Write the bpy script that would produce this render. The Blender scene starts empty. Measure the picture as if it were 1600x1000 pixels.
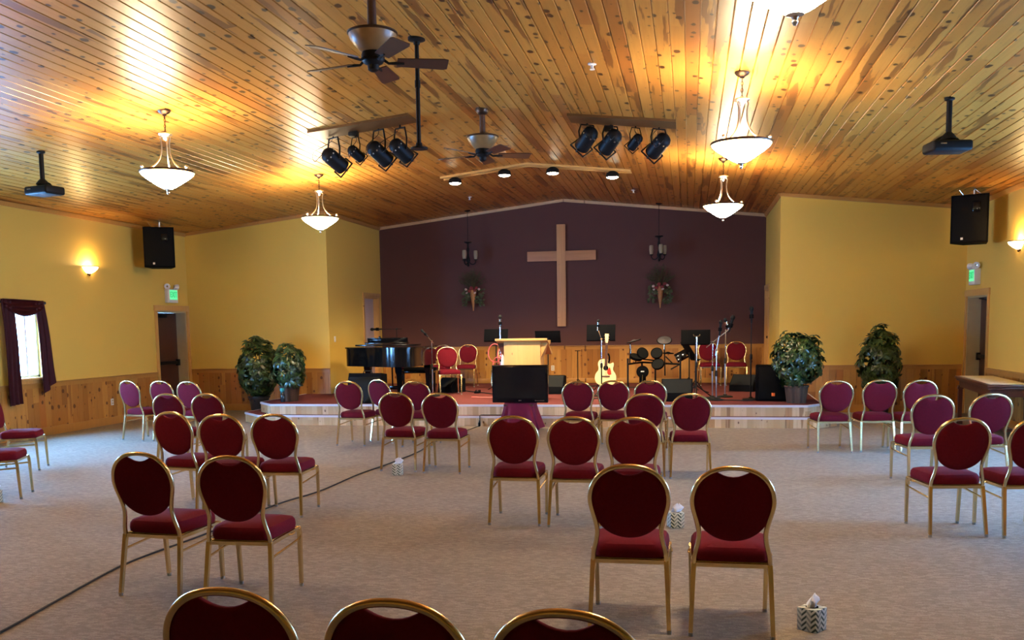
import bpy, bmesh, math, random
from mathutils import Vector, Matrix
random.seed(7)
PI = math.pi
R = math.radians
sc = bpy.context.scene
COL = sc.collection

# ------------------------------------------------------------------ camera model
F, CX, CY, YAW, PITCH, ROLL, EYE = 1432.31, 801.6, 652.68, -.1908, -.099, -.0145, 1.65


def ray(px, py):
    u = (px - CX) / F; v = (py - CY) / F
    c, s = math.cos(ROLL), math.sin(ROLL); u, v = c*u + s*v, -s*u + c*v
    x, y, z = u, 1.0, -v
    c, s = math.cos(PITCH), math.sin(PITCH); y, z = c*y - s*z, s*y + c*z
    c, s = math.cos(YAW), math.sin(YAW); x, y = c*x + s*y, -s*x + c*y
    return Vector((x, y, z))


def at(px, py, Y):          # the point at depth Y that is seen at a photo position
    d = ray(px, py); return d * (Y / d.y) + Vector((0, 0, EYE))


def onz(px, py, z=0.0):
    d = ray(px, py); return d * ((z - EYE) / d.z) + Vector((0, 0, EYE))


def onx(px, py, X):
    d = ray(px, py); return d * (X / d.x) + Vector((0, 0, EYE))


# room measures (metres)
XL, XR, RX, RZ, SL = -10.25, 4.80, -2.805, 4.488, .1111
XOL, XOR, YF, YB, YN = -7.16, 1.62, 17.59, 20.85, -4.5
ST = .346                                   # stage height


def zc(x):
    return RZ - SL * abs(x - RX)


# ------------------------------------------------------------------ materials
class NT:
    def __init__(s, name):
        s.m = bpy.data.materials.new(name); s.m.use_nodes = True
        s.t = s.m.node_tree; s.n = s.t.nodes
        s.b = s.n['Principled BSDF']

    def node(s, typ, **kw):
        n = s.n.new(typ)
        for k, v in kw.items(): setattr(n, k, v)
        return n

    def put(s, sock, v):
        if isinstance(v, bpy.types.NodeSocket): s.t.links.new(v, sock)
        elif v is not None: sock.default_value = v

    def math(s, op, a, b=None, c=None, clamp=False):
        n = s.node('ShaderNodeMath', operation=op, use_clamp=clamp)
        s.put(n.inputs[0], a)
        if b is not None: s.put(n.inputs[1], b)
        if c is not None: s.put(n.inputs[2], c)
        return n.outputs[0]

    def vec(s, x, y, z):
        n = s.node('ShaderNodeCombineXYZ')
        for i, v in enumerate((x, y, z)): s.put(n.inputs[i], v)
        return n.outputs[0]

    def xyz(s, kind='Object'):
        tc = s.node('ShaderNodeTexCoord'); sp = s.node('ShaderNodeSeparateXYZ')
        s.t.links.new(tc.outputs[kind], sp.inputs[0])
        return sp.outputs, tc.outputs[kind]

    def white(s, v, dim='2D'):
        n = s.node('ShaderNodeTexWhiteNoise', noise_dimensions=dim)
        s.put(n.inputs['Vector'], v); return n.outputs[0]

    def noise(s, v, scale, detail=2.0, rough=.5):
        n = s.node('ShaderNodeTexNoise')
        s.put(n.inputs['Vector'], v); n.inputs['Scale'].default_value = scale
        n.inputs['Detail'].default_value = detail; n.inputs['Roughness'].default_value = rough
        return n.outputs[0]

    def voronoi(s, v, scale=1.0, rnd=1.0):
        n = s.node('ShaderNodeTexVoronoi', voronoi_dimensions='2D')
        s.put(n.inputs['Vector'], v); n.inputs['Scale'].default_value = scale
        n.inputs['Randomness'].default_value = rnd
        return n.outputs

    def ramp(s, f, a, b):                   # 0 below a, 1 above b
        n = s.node('ShaderNodeMapRange'); n.interpolation_type = 'SMOOTHSTEP'
        s.put(n.inputs[0], f); n.inputs[1].default_value = a; n.inputs[2].default_value = b
        return n.outputs[0]

    def mix(s, f, a, b):
        n = s.node('ShaderNodeMix', data_type='RGBA')
        s.put(n.inputs[0], f)
        for i, v in ((6, a), (7, b)):
            s.put(n.inputs[i], v if isinstance(v, bpy.types.NodeSocket) else (*v, 1))
        return n.outputs[2]

    def bump(s, h, strength, dist=.01):
        n = s.node('ShaderNodeBump'); n.inputs['Strength'].default_value = strength
        n.inputs['Distance'].default_value = dist
        s.put(n.inputs['Height'], h); s.t.links.new(n.outputs[0], s.b.inputs['Normal'])

    def set(s, color=None, rough=.5, metal=0, **kw):
        if color is not None:
            s.put(s.b.inputs['Base Color'], color if isinstance(color, bpy.types.NodeSocket) else (*color, 1))
        s.put(s.b.inputs['Roughness'], rough); s.put(s.b.inputs['Metallic'], metal)
        for k, v in kw.items():
            s.put(s.b.inputs[k.replace('_', ' ')], v)
        return s.m


def plain(name, color, rough=.5, metal=0, var=.08, scale=9.0, **kw):
    t = NT(name); _, v = t.xyz()
    n = t.noise(v, scale, 3)
    d = tuple(c * (1 - var) for c in color); l = tuple(min(1, c * (1 + var)) for c in color)
    return t.set(t.mix(n, d, l), rough, metal, **kw)


def emis(name, color, strength, base=(.9, .9, .9)):
    t = NT(name); _, v = t.xyz()
    n = t.noise(v, 6, 2)
    e = t.mix(n, tuple(c*.95 for c in color), color)
    t.set(base, .4); t.put(t.b.inputs['Emission Color'], e); t.b.inputs['Emission Strength'].default_value = strength
    return t.m


def pine(name, ax, al, w, a0, cols, heart, knot, rough, seg=3.2, hth=.62, kd=.55, spec=.5, kscale=.17):
    """Knotty pine boards: AX axis across the boards, AL axis along them."""
    t = NT(name); o, v = t.xyz()
    a, l = o[ax], o[al]
    u = t.math('DIVIDE', t.math('SUBTRACT', a, a0), w)
    idx = t.math('FLOOR', u)
    r1 = t.white(t.vec(idx, 3.7, 0))
    ls = t.math('ADD', t.math('DIVIDE', l, seg), t.math('MULTIPLY', r1, 19.0))
    r2 = t.white(t.vec(idx, t.math('FLOOR', ls), 0))
    off = t.math('MULTIPLY', r2, 41.0)
    # fine grain, drawn out along the board
    g = t.noise(t.vec(t.math('MULTIPLY', a, 38.0), t.math('MULTIPLY', l, 1.4), off), 1.0, 3, .6)
    base = t.mix(t.ramp(r2, 0, 1), cols[0], cols[1])
    base = t.mix(t.math('MULTIPLY', t.ramp(g, .35, .75), .45), base, cols[2])
    dk = t.math('GREATER_THAN', r2, .925); base = t.mix(t.math('MULTIPLY', dk, .55), base, tuple(c*1.5 for c in heart))
    # heartwood streaks with a ragged edge
    h = t.noise(t.vec(t.math('MULTIPLY', a, 1/w*.75), t.math('MULTIPLY', l, .42), off), 1.0, 4, .55)
    hm = t.ramp(h, hth, hth + .025)
    hf = t.mix(r1, heart, tuple(c*.62 for c in heart))
    base = t.mix(t.math('MULTIPLY', hm, .8), base, hf)
    # knots
    jit = t.noise(t.vec(t.math('MULTIPLY', a, 30.0), t.math('MULTIPLY', l, 22.0), off), 1.0, 2)
    jit = t.math('MULTIPLY', t.math('SUBTRACT', jit, .5), .22)
    kv = t.vec(t.math('ADD', t.math('DIVIDE', a, w*1.15), t.math('MULTIPLY', r2, 7.0)), t.math('ADD', t.math('ADD', t.math('DIVIDE', l, kscale), off), jit), 0)
    vo = t.voronoi(kv, 1.0, .9)
    sp = t.node('ShaderNodeSeparateColor'); t.t.links.new(vo['Color'], sp.inputs[0])
    rad = t.math('MULTIPLY', t.math('MAXIMUM', t.math('SUBTRACT', sp.outputs[0], 1 - kd), 0.0), .36)
    q = t.math('SUBTRACT', rad, vo['Distance'])
    base = t.mix(t.math('MULTIPLY', t.ramp(q, -.10, .02), .35), base, heart)
    base = t.mix(t.math('MULTIPLY', t.ramp(q, -.03, .03), .9), base, knot)
    t.bump(g, .08, .004)
    return t.set(base, rough, 0, Specular_IOR_Level=spec)


M = {}
CE = [(.51, .238, .044), (.425, .172, .028), (.365, .138, .020)]
WA = [(.55, .27, .058), (.33, .125, .022), (.36, .145, .026)]
M['ceiling'] = pine('ceiling pine boards', 0, 1, .131, RX, CE, (.20, .062, .012), (.035, .010, .004), .36, 3.0, .575, .60, kscale=.24, spec=.38)
M['wain_x'] = pine('wainscot pine x', 0, 2, .12, 0, WA, (.34, .12, .025), (.10, .025, .008), .4, 6, .60, .55)
M['wain_y'] = pine('wainscot pine y', 1, 2, .135, 0, WA, (.34, .12, .025), (.10, .025, .008), .4, 6, .60, .6)
M['riser_x'] = pine('stage riser boards', 0, 2, .10, 0, [(.80, .58, .34), (.50, .29, .12), (.55, .33, .14)], (.36, .17, .06), (.14, .05, .02), .5, 4, .62, .35)
M['rail'] = pine('pine trim', 1, 0, 7, -20, [(.50, .24, .055), (.45, .21, .045), (.38, .17, .035)], (.34, .14, .03), (.12, .04, .01), .4, 3, .66, .3)
M['rail_pale'] = pine('pale gable trim', 1, 0, 7, -20, [(.66, .46, .26), (.6, .4, .22), (.5, .32, .16)], (.4, .22, .1), (.2, .1, .05), .5, 3, .7, .2)
M['casing'] = pine('door casing pine', 1, 2, 7, -20, [(.64, .37, .11), (.58, .31, .09), (.48, .24, .06)], (.36, .15, .03), (.12, .04, .01), .4, 3, .66, .3)
M['lectern'] = pine('lectern pine', 0, 2, .19, .02, [(.58, .32, .095), (.53, .28, .08), (.46, .23, .062)], (.45, .22, .07), (.2, .08, .03), .4, 5, .68, .45)
M['shadow_painted'] = pine('shadow-painted board', 1, 0, 7, -20, [(.115, .05, .014), (.10, .044, .012), (.08, .034, .009)], (.12, .05, .015), (.06, .02, .008), .4, 3, .7, .1)  # dark tone is the ceiling shadow around the spotlights, painted in
M['oak'] = pine('oak of the cross', 0, 2, .5, 0, [(.64, .36, .16), (.60, .33, .15), (.46, .22, .09)], (.33, .15, .06), (.2, .09, .04), .5, 5, .7, .02)
M['oak_h'] = pine('oak of the cross arm', 2, 0, .5, 0, [(.54, .27, .13), (.52, .26, .12), (.36, .16, .07)], (.36, .16, .07), (.2, .09, .04), .5, 5, .80, .02)


def paint(name, c, var=.03):
    t = NT(name); _, v = t.xyz()
    n = t.noise(v, 1.1, 3); f = t.noise(v, 140, 2)
    t.bump(f, .12, .003)
    return t.set(t.mix(n, tuple(x*(1-var) for x in c), tuple(x*(1+var) for x in c)), .7)


M['paint'] = paint('cream yellow wall paint', (.72, .47, .085))
M['burgundy'] = paint('dark burgundy wall paint', (.088, .028, .024))
M['white_wall'] = paint('off white paint', (.62, .55, .42))


def carpet(name, a, b, c, sc_=1.0):
    t = NT(name); o, v = t.xyz()
    # low loops laid in short staggered rows
    row = t.math('FLOOR', t.math('MULTIPLY', o[1], 60*sc_))
    xo = t.math('ADD', t.math('MULTIPLY', o[0], 27*sc_), t.math('MULTIPLY', t.white(t.vec(row, 1.3, 0)), 2.0))
    d = t.white(t.vec(t.math('FLOOR', xo), row, 0))
    n = t.noise(v, 5, 3); n2 = t.noise(v, 110, 2)
    base = t.mix(t.ramp(d, .0, 1.25), a, b)
    base = t.mix(t.math('MULTIPLY', t.ramp(n2, .4, .7), .5), base, c)
    base = t.mix(t.math('MULTIPLY', t.ramp(n, .35, .7), .14), base, c)
    t.bump(t.math('ADD', t.math('MULTIPLY', d, .7), n2), .5, .006)
    return t.set(base, .95, 0, Specular_IOR_Level=.15)


M['carpet'] = carpet('beige loop carpet', (.238, .196, .150), (.345, .287, .222), (.172, .140, .106))
M['stage_carpet'] = carpet('burgundy stage carpet', (.130, .032, .029), (.165, .043, .038), (.10, .024, .022), 2)
M['fabric'] = plain('burgundy chair fabric', (.118, .0055, .0135), .9, 0, .2, 60, Specular_IOR_Level=.12)
M['gold'] = plain('brass coloured steel', (.76, .60, .32), .25, 1, .06, 20)
M['cap'] = plain('clear plastic glide', (.25, .24, .22), .3)
M['black'] = plain('satin black', (.0045, .0045, .005), .7, Specular_IOR_Level=.03)
M['black_gloss'] = plain('gloss black lacquer', (.004, .004, .0045), .10, 0, .1, 5, Specular_IOR_Level=.35)
M['black_metal'] = plain('black powder coat', (.009, .0085, .0085), .5, .0, Specular_IOR_Level=.16)
M['grille'] = plain('charcoal grille cloth', (.012, .0125, .0115), .85, 0, .3, 90, Specular_IOR_Level=.15)
M['grille_black'] = plain('black grille cloth', (.005, .005, .005), .8, 0, .3, 90, Specular_IOR_Level=.1)
M['bronze'] = plain('oil rubbed bronze', (.075, .042, .026), .38, .75)
M['nickel'] = plain('brushed nickel', (.55, .50, .45), .28, 1)
M['chrome'] = plain('chrome', (.80, .78, .76), .14, 1)
M['white_plastic'] = plain('white plastic', (.75, .72, .68), .45)
M['walnut'] = plain('dark walnut blades', (.065, .024, .014), .38, 0, .3, 12)
M['mahogany'] = plain('dark mahogany', (.075, .022, .014), .3, 0, .3, 10)
M['door'] = plain('dark brown door', (.070, .022, .016), .45, 0, .12, 5)
M['door_white'] = plain('pinkish white door', (.55, .42, .36), .5, 0, .04, 5)
M['jamb'] = plain('tan painted jamb', (.46, .36, .19), .6)
M['amber'] = plain('amber alabaster glass', (.25, .14, .05), .35, 0, .25, 14)
M['candle'] = plain('ivory candle glass', (.33, .28, .17), .5, 0, .15, 30)
M['curtain'] = plain('wine satin', (.042, .0035, .005), .5, 0, .2, 14, Specular_IOR_Level=.15)
M['cloth'] = plain('wine tablecloth', (.150, .006, .028), .6, 0, .2, 16, Specular_IOR_Level=.2)
M['runner'] = plain('cream lace runner', (.86, .78, .60), .8, 0, .2, 60)
def leaf_mat():
    t = NT('glossy green leaf'); _, v = t.xyz(); n = t.noise(v, 9, 2); n2 = t.noise(v, 34, 2)
    c = t.mix(t.ramp(n, .35, .65), (.008, .024, .010), (.035, .080, .016)); c = t.mix(t.ramp(n2, .5, .72), c, (.085, .135, .032))
    return t.set(c, .30, 0, Specular_IOR_Level=.6)


M['leaf'] = leaf_mat()
M['stem'] = plain('brown stem', (.06, .04, .025), .8)
M['dark_pot'] = plain('black brown pot', (.022, .018, .016), .4)
M['orange'] = plain('orange badge', (.80, .16, .03), .5)
M['guitar_top'] = plain('natural spruce', (.78, .62, .30), .22, 0, .06, 9, Coat_Weight=.3)
M['guitar_side'] = plain('brown mahogany', (.20, .09, .04), .3)
M['pickguard'] = plain('tortoise red', (.42, .035, .02), .25)
M['red_cable'] = plain('red cable', (.62, .10, .09), .5)
M['rubber'] = plain('black cable', (.010, .010, .010), .6)
M['grey_rim'] = plain('grey rubber', (.12, .105, .10), .6)
M['teal'] = plain('teal plastic', (.05, .42, .40), .4)
M['clear'] = plain('smoked bottle', (.02, .03, .035), .15)
M['tissue'] = plain('white tissue', (.85, .84, .86), .9, 0, .04, 30)
M['screen'] = plain('dark screen', (.006, .006, .006), .12)
M['nosing'] = plain('pale metal nosing', (.72, .68, .70), .4, .2)
M['dried'] = plain('dried stems', (.060, .050, .018), .8, 0, .5, 30)
M['sage'] = plain('sage ivy', (.070, .085, .030), .7, 0, .5, 30)
M['rose'] = plain('dusty red rose', (.22, .03, .03), .7, 0, .3, 30)
M['berry'] = plain('pale dried rose', (.62, .46, .38), .7, 0, .2, 30)
M['wicker'] = plain('amber wicker', (.40, .18, .05), .6, 0, .4, 40)
LAMP = (1.0, .80, .52)
def bowl_mat():
    t = NT('lit alabaster bowl'); o, v = t.xyz()       # brighter round the bulb, amber at the rim
    k = t.ramp(o[2], -.69, -.77); n = t.noise(v, 12, 2)
    t.set((.85, .75, .55), .35)
    t.put(t.b.inputs['Emission Color'], t.mix(k, (1.0, .66, .24), (1.0, .87, .64)))
    t.put(t.b.inputs['Emission Strength'], t.math('ADD', t.math('MULTIPLY', k, 34.0), t.math('ADD', t.math('MULTIPLY', n, 1.5), 6.0)))
    return t.m


M['bowl_lit'] = bowl_mat()
M['sconce_lit'] = emis('lit sconce glass', (1.0, .62, .24), 5)
M['flood_lit'] = emis('lit flood lens', (1.0, .88, .62), 26)
M['exit_face'] = emis('lit exit panel', (.10, .80, .32), .50, (.1, .4, .2))
M['exit_text'] = emis('lit green letters', (.0, .50, .15), .32, (.02, .3, .1))


def basket_mat():
    t = NT('woven twig basket'); o, v = t.xyz()
    ang = t.math('ARCTAN2', o[1], o[0])
    st = t.math('FRACT', t.math('MULTIPLY', ang, 24/(2*PI)))
    n = t.noise(v, 18, 3)
    w = t.white(t.vec(t.math('FLOOR', t.math('MULTIPLY', ang, 24/(2*PI))), 1, 0))
    b = t.mix(w, (.035, .020, .012), (.15, .085, .045))
    b = t.mix(t.math('MULTIPLY', n, .5), b, (.06, .035, .02))
    t.bump(t.math('PINGPONG', st, .5), .6, .02)
    return t.set(b, .7)


def tissue_mat():
    t = NT('chevron printed card'); o, v = t.xyz()
    u = t.math('ADD', o[0], o[1])
    zig = t.math('PINGPONG', t.math('MULTIPLY', u, 1.0), .028)
    f = t.math('FRACT', t.math('DIVIDE', t.math('ADD', o[2], zig), .030))
    m = t.math('GREATER_THAN', f, .52)
    half = t.math('GREATER_THAN', t.math('FRACT', t.math('DIVIDE', u, .056)), .5)
    c = t.mix(half, (.055, .085, .055), (.36, .40, .34))
    return t.set(t.mix(m, (.72, .74, .62), c), .6)


def glass_mat():
    t = NT('window glass'); _, v = t.xyz()
    tr = t.node('ShaderNodeBsdfTransparent'); gl = t.node('ShaderNodeBsdfGlossy'); gl.inputs['Roughness'].default_value = .03
    mx = t.node('ShaderNodeMixShader'); mx.inputs[0].default_value = .05
    t.t.links.new(tr.outputs[0], mx.inputs[1]); t.t.links.new(gl.outputs[0], mx.inputs[2])
    t.t.links.new(mx.outputs[0], t.n['Material Output'].inputs[0])
    return t.m


M['basket'] = basket_mat(); M['tissue_box'] = tissue_mat(); M['glass'] = glass_mat()


# ------------------------------------------------------------------ mesh builder
def smooth_path(pts, n=6, closed=False):
    P = [Vector(p) for p in pts]; out = []; L = len(P)
    rng = range(L) if closed else range(L - 1)
    for i in rng:
        if closed: a, b, c, d = P[i-1], P[i], P[(i+1) % L], P[(i+2) % L]
        else: a, b, c, d = P[max(i-1, 0)], P[i], P[i+1], P[min(i+2, L-1)]
        for k in range(n):
            t = k / n
            out.append(.5*((2*b) + (c-a)*t + (2*a-5*b+4*c-d)*t*t + (3*b-a-3*c+d)*t**3))
    if not closed: out.append(P[-1].copy())
    return out


class MB:
    def __init__(s):
        s.v = []; s.f = []

    def add(s, vs, fs):
        k = len(s.v); s.v += [Vector(v) for v in vs]; s.f += [tuple(i + k for i in f) for f in fs]; return s

    def box(s, c, size, bev=0, rot=None, seg=2):
        bm = bmesh.new(); bmesh.ops.create_cube(bm, size=1)
        for v in bm.verts: v.co = Vector((v.co.x*size[0], v.co.y*size[1], v.co.z*size[2]))
        if bev: bmesh.ops.bevel(bm, geom=list(bm.edges), offset=bev, segments=seg, profile=.5, affect='EDGES')
        bm.verts.ensure_lookup_table()
        Rm = rot if rot is not None else Matrix.Identity(3)
        c = Vector(c)
        s.add([Rm @ v.co + c for v in bm.verts], [[v.index for v in f.verts] for f in bm.faces]); bm.free(); return s

    def box2(s, a, b, bev=0):
        return s.box([(x+y)/2 for x, y in zip(a, b)], [abs(y-x) for x, y in zip(a, b)], bev)

    def tube(s, pts, r, n=8, closed=False, square=False):
        P = [Vector(p) for p in pts]; L = len(P)
        rr = r if isinstance(r, (list, tuple)) else [r]*L
        T = []
        for i in range(L):
            a = P[i-1] if (i > 0 or closed) else P[i]; b = P[(i+1) % L] if (i < L-1 or closed) else P[i]
            t = (b-a); T.append(t.normalized() if t.length > 1e-9 else Vector((0, 0, 1)))
        up = Vector((0, 0, 1)) if abs(T[0].z) < .9 else Vector((0, 1, 0))
        N = (up - T[0]*up.dot(T[0])).normalized(); vs = []
        ph = PI/4 if square else 0
        if square: n = 4
        for i in range(L):
            N = (N - T[i]*N.dot(T[i])).normalized(); B = T[i].cross(N)
            for k in range(n):
                a = 2*PI*k/n + ph
                vs.append(P[i] + (N*math.cos(a) + B*math.sin(a))*rr[i])
        fs = []
        for i in range(L if closed else L-1):
            j = (i+1) % L
            for k in range(n):
                fs.append((i*n+k, i*n+(k+1) % n, j*n+(k+1) % n, j*n+k))
        if not closed:
            fs.append(tuple(range(n))[::-1]); fs.append(tuple((L-1)*n + k for k in range(n)))
        return s.add(vs, fs)

    def cyl(s, a, b, r, r2=None, n=16):
        return s.tube([a, b], [r, r if r2 is None else r2], n)

    def lathe(s, prof, n=24, c=(0, 0, 0), rot=None, a0=0, a1=2*PI):
        full = abs(a1-a0-2*PI) < 1e-6; m = n if full else n+1; vs = []; c = Vector(c)
        for (r, z) in prof:
            for k in range(m):
                a = a0 + (a1-a0)*k/n
                p = Vector((r*math.cos(a), r*math.sin(a), z))
                vs.append((rot @ p if rot is not None else p) + c)
        fs = []
        for i in range(len(prof)-1):
            for k in range(n):
                k2 = (k+1) % m
                fs.append((i*m+k, i*m+k2, (i+1)*m+k2, (i+1)*m+k))
        return s.add(vs, fs)

    def ball(s, c, r, n=12, rot=None):
        if not isinstance(r, (list, tuple)): r = (r, r, r)
        vs = []; fs = []; h = max(4, n//2); c = Vector(c)
        for i in range(h+1):
            t = PI*i/h
            for k in range(n):
                a = 2*PI*k/n
                p = Vector((r[0]*math.sin(t)*math.cos(a), r[1]*math.sin(t)*math.sin(a), r[2]*math.cos(t)))
                vs.append((rot @ p if rot is not None else p) + c)
        for i in range(h):
            for k in range(n): fs.append((i*n+k, (i+1)*n+k, (i+1)*n+(k+1) % n, i*n+(k+1) % n))
        return s.add(vs, fs)

    def prism(s, poly, a, b, fn=lambda u, v, w: (u, v, w)):
        n = len(poly)
        vs = [fn(u, v, a) for u, v in poly] + [fn(u, v, b) for u, v in poly]
        fs = [tuple(range(n))[::-1], tuple(range(n, 2*n))] + [(i, (i+1) % n, n+(i+1) % n, n+i) for i in range(n)]
        return s.add(vs, fs)

    def planks(s, u0, u1, w, fn, l0, l1, g=.004, d=.006, off=0.0):
        """Tongue and groove boards: fn(u, depth, l) gives the point; depth is into the wall."""
        k0 = math.floor((u0-off)/w); cuts = [u0]
        k = k0 + 1
        while off + k*w < u1 - 1e-6:
            if off + k*w > u0 + 1e-6: cuts.append(off + k*w)
            k += 1
        cuts.append(u1); prof = []
        for a, b in zip(cuts[:-1], cuts[1:]):
            prof += [(a, d), (a+g, 0), (b-g, 0)]
        prof.append((u1, d)); vs = []
        for u, dp in prof:
            vs += [fn(u, dp, l0(u) if callable(l0) else l0), fn(u, dp, l1(u) if callable(l1) else l1)]
        return s.add(vs, [(2*i, 2*i+1, 2*i+3, 2*i+2) for i in range(len(prof)-1)])

    def build(s, name, mat, parent=None, ang=38, weld=False):
        me = bpy.data.meshes.new(name); me.from_pydata([tuple(v) for v in s.v], [], s.f)
        bm = bmesh.new(); bm.from_mesh(me)
        if weld: bmesh.ops.remove_doubles(bm, verts=bm.verts, dist=1e-5)
        bmesh.ops.recalc_face_normals(bm, faces=bm.faces); bm.to_mesh(me); bm.free()
        me.polygons.foreach_set('use_smooth', [True]*len(me.polygons))
        me.set_sharp_from_angle(angle=R(ang))
        me.materials.append(M[mat] if isinstance(mat, str) else mat)
        o = bpy.data.objects.new(name, me); COL.objects.link(o)
        if parent: o.parent = parent
        return o


def tag(o, label, cat, group=None):
    o['label'] = label; o['category'] = cat
    if group: o['group'] = group
    return o


def thing(name, label, cat, loc=(0, 0, 0), rz=0, group=None):
    o = bpy.data.objects.new(name, None); COL.objects.link(o)
    o.location = loc; o.rotation_euler = (0, 0, rz); o.empty_display_size = .1
    return tag(o, label, cat, group)


def struct(o):
    o['kind'] = 'structure'; return o


def kids(o):
    return [c for c in bpy.data.objects if c.parent == o]


def dup(root, loc, rz, label, group=None):
    r = root.copy(); COL.objects.link(r); r.location = loc; r.rotation_euler = (0, 0, rz); r['label'] = label
    if group: r['group'] = group
    for ch in kids(root):
        c = ch.copy(); COL.objects.link(c); c.parent = r
        for g in kids(ch):
            d = g.copy(); COL.objects.link(d); d.parent = c
    return r


def light(name, kind, energy, color, parent=None, loc=(0, 0, 0), rot=(0, 0, 0), **kw):
    L = bpy.data.lights.new(name, kind); L.energy = energy; L.color = color
    for k, v in kw.items(): setattr(L, k, v)
    o = bpy.data.objects.new(name, L); COL.objects.link(o); o.location = loc; o.rotation_euler = rot
    if parent: o.parent = parent
    return o


def aim(v):                                  # rotation taking +Z onto v
    return Vector((0, 0, 1)).rotation_difference(Vector(v).normalized()).to_matrix()


#@@ROOM
# ------------------------------------------------------------------ the setting
T = .18


def side_wall(name, X, sgn, openings):
    """Wall along Y at X; the room is on the -sgn side. openings: (y0, y1, z0, z1)."""
    mb = MB(); top = zc(X) + .06; cuts = sorted({YN, YF + T} | {v for o in openings for v in o[:2]})
    for a, b in zip(cuts[:-1], cuts[1:]):
        ops = sorted([o for o in openings if o[0] <= a + 1e-6 and o[1] >= b - 1e-6], key=lambda o: o[2])
        z = 0
        for o in ops:
            if o[2] > z: mb.box2((X, a, z), (X + sgn*T, b, o[2]))
            z = o[3]
        mb.box2((X, a, z), (X + sgn*T, b, top))
    return struct(mb.build(name, 'paint'))


WZ0, WZ1 = .95, 2.08
LW = [(12.42, 13.10), (10.15, 11.45), (8.68, 9.36)]
RW = [(11.6, 12.28), (9.75, 10.43), (7.6, 8.28)]
LD, RD = (16.43, 17.50, 0, 2.06), (16.32, 17.46, 0, 2.06)
side_wall('wall_left', XL, -1, [(a, b, WZ0, WZ1) for a, b in LW] + [LD])
side_wall('wall_right', XR, 1, [(a, b, WZ0, WZ1) for a, b in RW] + [RD])

# floor and ceiling
struct(MB().box2((XL - T - .25, YN - T, -.15), (XR + T + .25, YB + T, 0)).build('floor', 'carpet'))
mb = MB()
mb.planks(XL - T, RX, .131, lambda u, d, l: (u, l, zc(u) + d), YN - T, YB + T, .008, .013, RX)
mb.planks(RX, XR + T, .131, lambda u, d, l: (u, l, zc(u) + d), YN - T, YB + T, .008, .013, RX)
mb.prism([(XL - T, zc(XL - T) + .1), (RX, RZ + .1), (XR + T, zc(XR + T) + .1), (XR + T, zc(XR + T) + .2), (RX, RZ + .2), (XL - T, zc(XL - T) + .2)], YN - T, YB + T, lambda u, v, w: (u, w, v))
struct(mb.build('ceiling', 'ceiling', ang=20))

# end walls
fy = lambda u, v, w: (u, w, v)
struct(MB().prism([(XOL, 0), (XOR, 0), (XOR, zc(XOR) + .06), (RX, RZ + .06), (XOL, zc(XOL) + .06)], YB, YB + T, fy).build('wall_back', 'burgundy'))
struct(MB().prism([(XL, 0), (XR, 0), (XR, zc(XR) + .06), (RX, RZ + .06), (XL, zc(XL) + .06)], YN - T, YN, fy).build('wall_rear', 'paint'))
struct(MB().prism([(XL, 0), (XOL, 0), (XOL, zc(XOL) + .06), (XL, zc(XL) + .06)], YF, YF + T, fy).build('wall_wing_left', 'paint'))
struct(MB().prism([(XOR, 0), (XR, 0), (XR, zc(XR) + .06), (XOR, zc(XOR) + .06)], YF, YF + T, fy).build('wall_wing_right', 'paint'))


def return_wall(name, X, sgn, y0, y1, z1):
    mb = MB(); top = zc(X) + .06
    mb.box2((X, YF + T, 0), (X + sgn*T, y0, top)); mb.box2((X, y1, 0), (X + sgn*T, YB + T, top)); mb.box2((X, y0, z1), (X + sgn*T, y1, top)); mb.box2((X, y0, 0), (X + sgn*T, y1, ST + .003))
    return struct(mb.build(name, 'paint'))


return_wall('wall_return_left', XOL, -1, 19.68, 20.60, 2.36)
return_wall('wall_return_right', XOR, 1, 19.85, 20.72, 2.36)

tn = [0]


def trim(mb, mat):
    tn[0] += 1; return struct(mb.build('trim_%d' % tn[0], mat))


# wainscot boards, chair rails, baseboards, ceiling mouldings
RLH = .866
def wain_side(X, n, segs):
    mb = MB(); rl = MB(); bb = MB()
    for a, b in segs:
        mb.planks(a, b, .135, lambda u, d, l: (X + n*(.016 - d), u, l), .13, RLH - .07, .004, .006)
        rl.box2((X, a, RLH - .085), (X + n*.024, b, RLH - .012)); rl.box2((X, a, RLH - .016), (X + n*.045, b, RLH), .004)
        bb.box2((X, a, 0), (X + n*.026, b, .135), .004)
    trim(mb, 'wain_y'); trim(rl, 'rail'); return bb


def gaps(y0, y1, cuts):
    out = []; y = y0
    for a, b in sorted(cuts):
        if a > y: out.append((y, a))
        y = max(y, b)
    if y < y1: out.append((y, y1))
    return out


struct(wain_side(XL, 1, gaps(YN, YF, [(LD[0] - .09, LD[1] + .09)])).build('baseboard_left', 'rail'))
struct(wain_side(XR, -1, gaps(YN, YF, [(RD[0] - .09, RD[1] + .13)])).build('baseboard_right', 'rail'))


def wain_front(x0, x1, Y, z0, zr, nm, mat='wain_x', bh=.135):
    mb = MB(); mb.planks(x0, x1, .12, lambda u, d, l: (u, Y - .016 + d, l), z0 + bh, zr - .07, .004, .006)
    trim(mb, mat)
    rl = MB(); rl.box2((x0, Y - .024, zr - .085), (x1, Y, zr - .012)); rl.box2((x0, Y - .045, zr - .016), (x1, Y, zr), .004); trim(rl, 'rail')
    struct(MB().box2((x0, Y - .026, z0), (x1, Y, z0 + bh), .004).build(nm, 'rail'))


wain_front(XL + .03, XOL, YF, 0, RLH, 'baseboard_wing_left')
wain_front(XOR, XR - .03, YF, 0, RLH, 'baseboard_wing_right')
wain_front(XOL + .01, XOR - .01, YB, ST, 1.2, 'baseboard_back', bh=.11)


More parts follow.
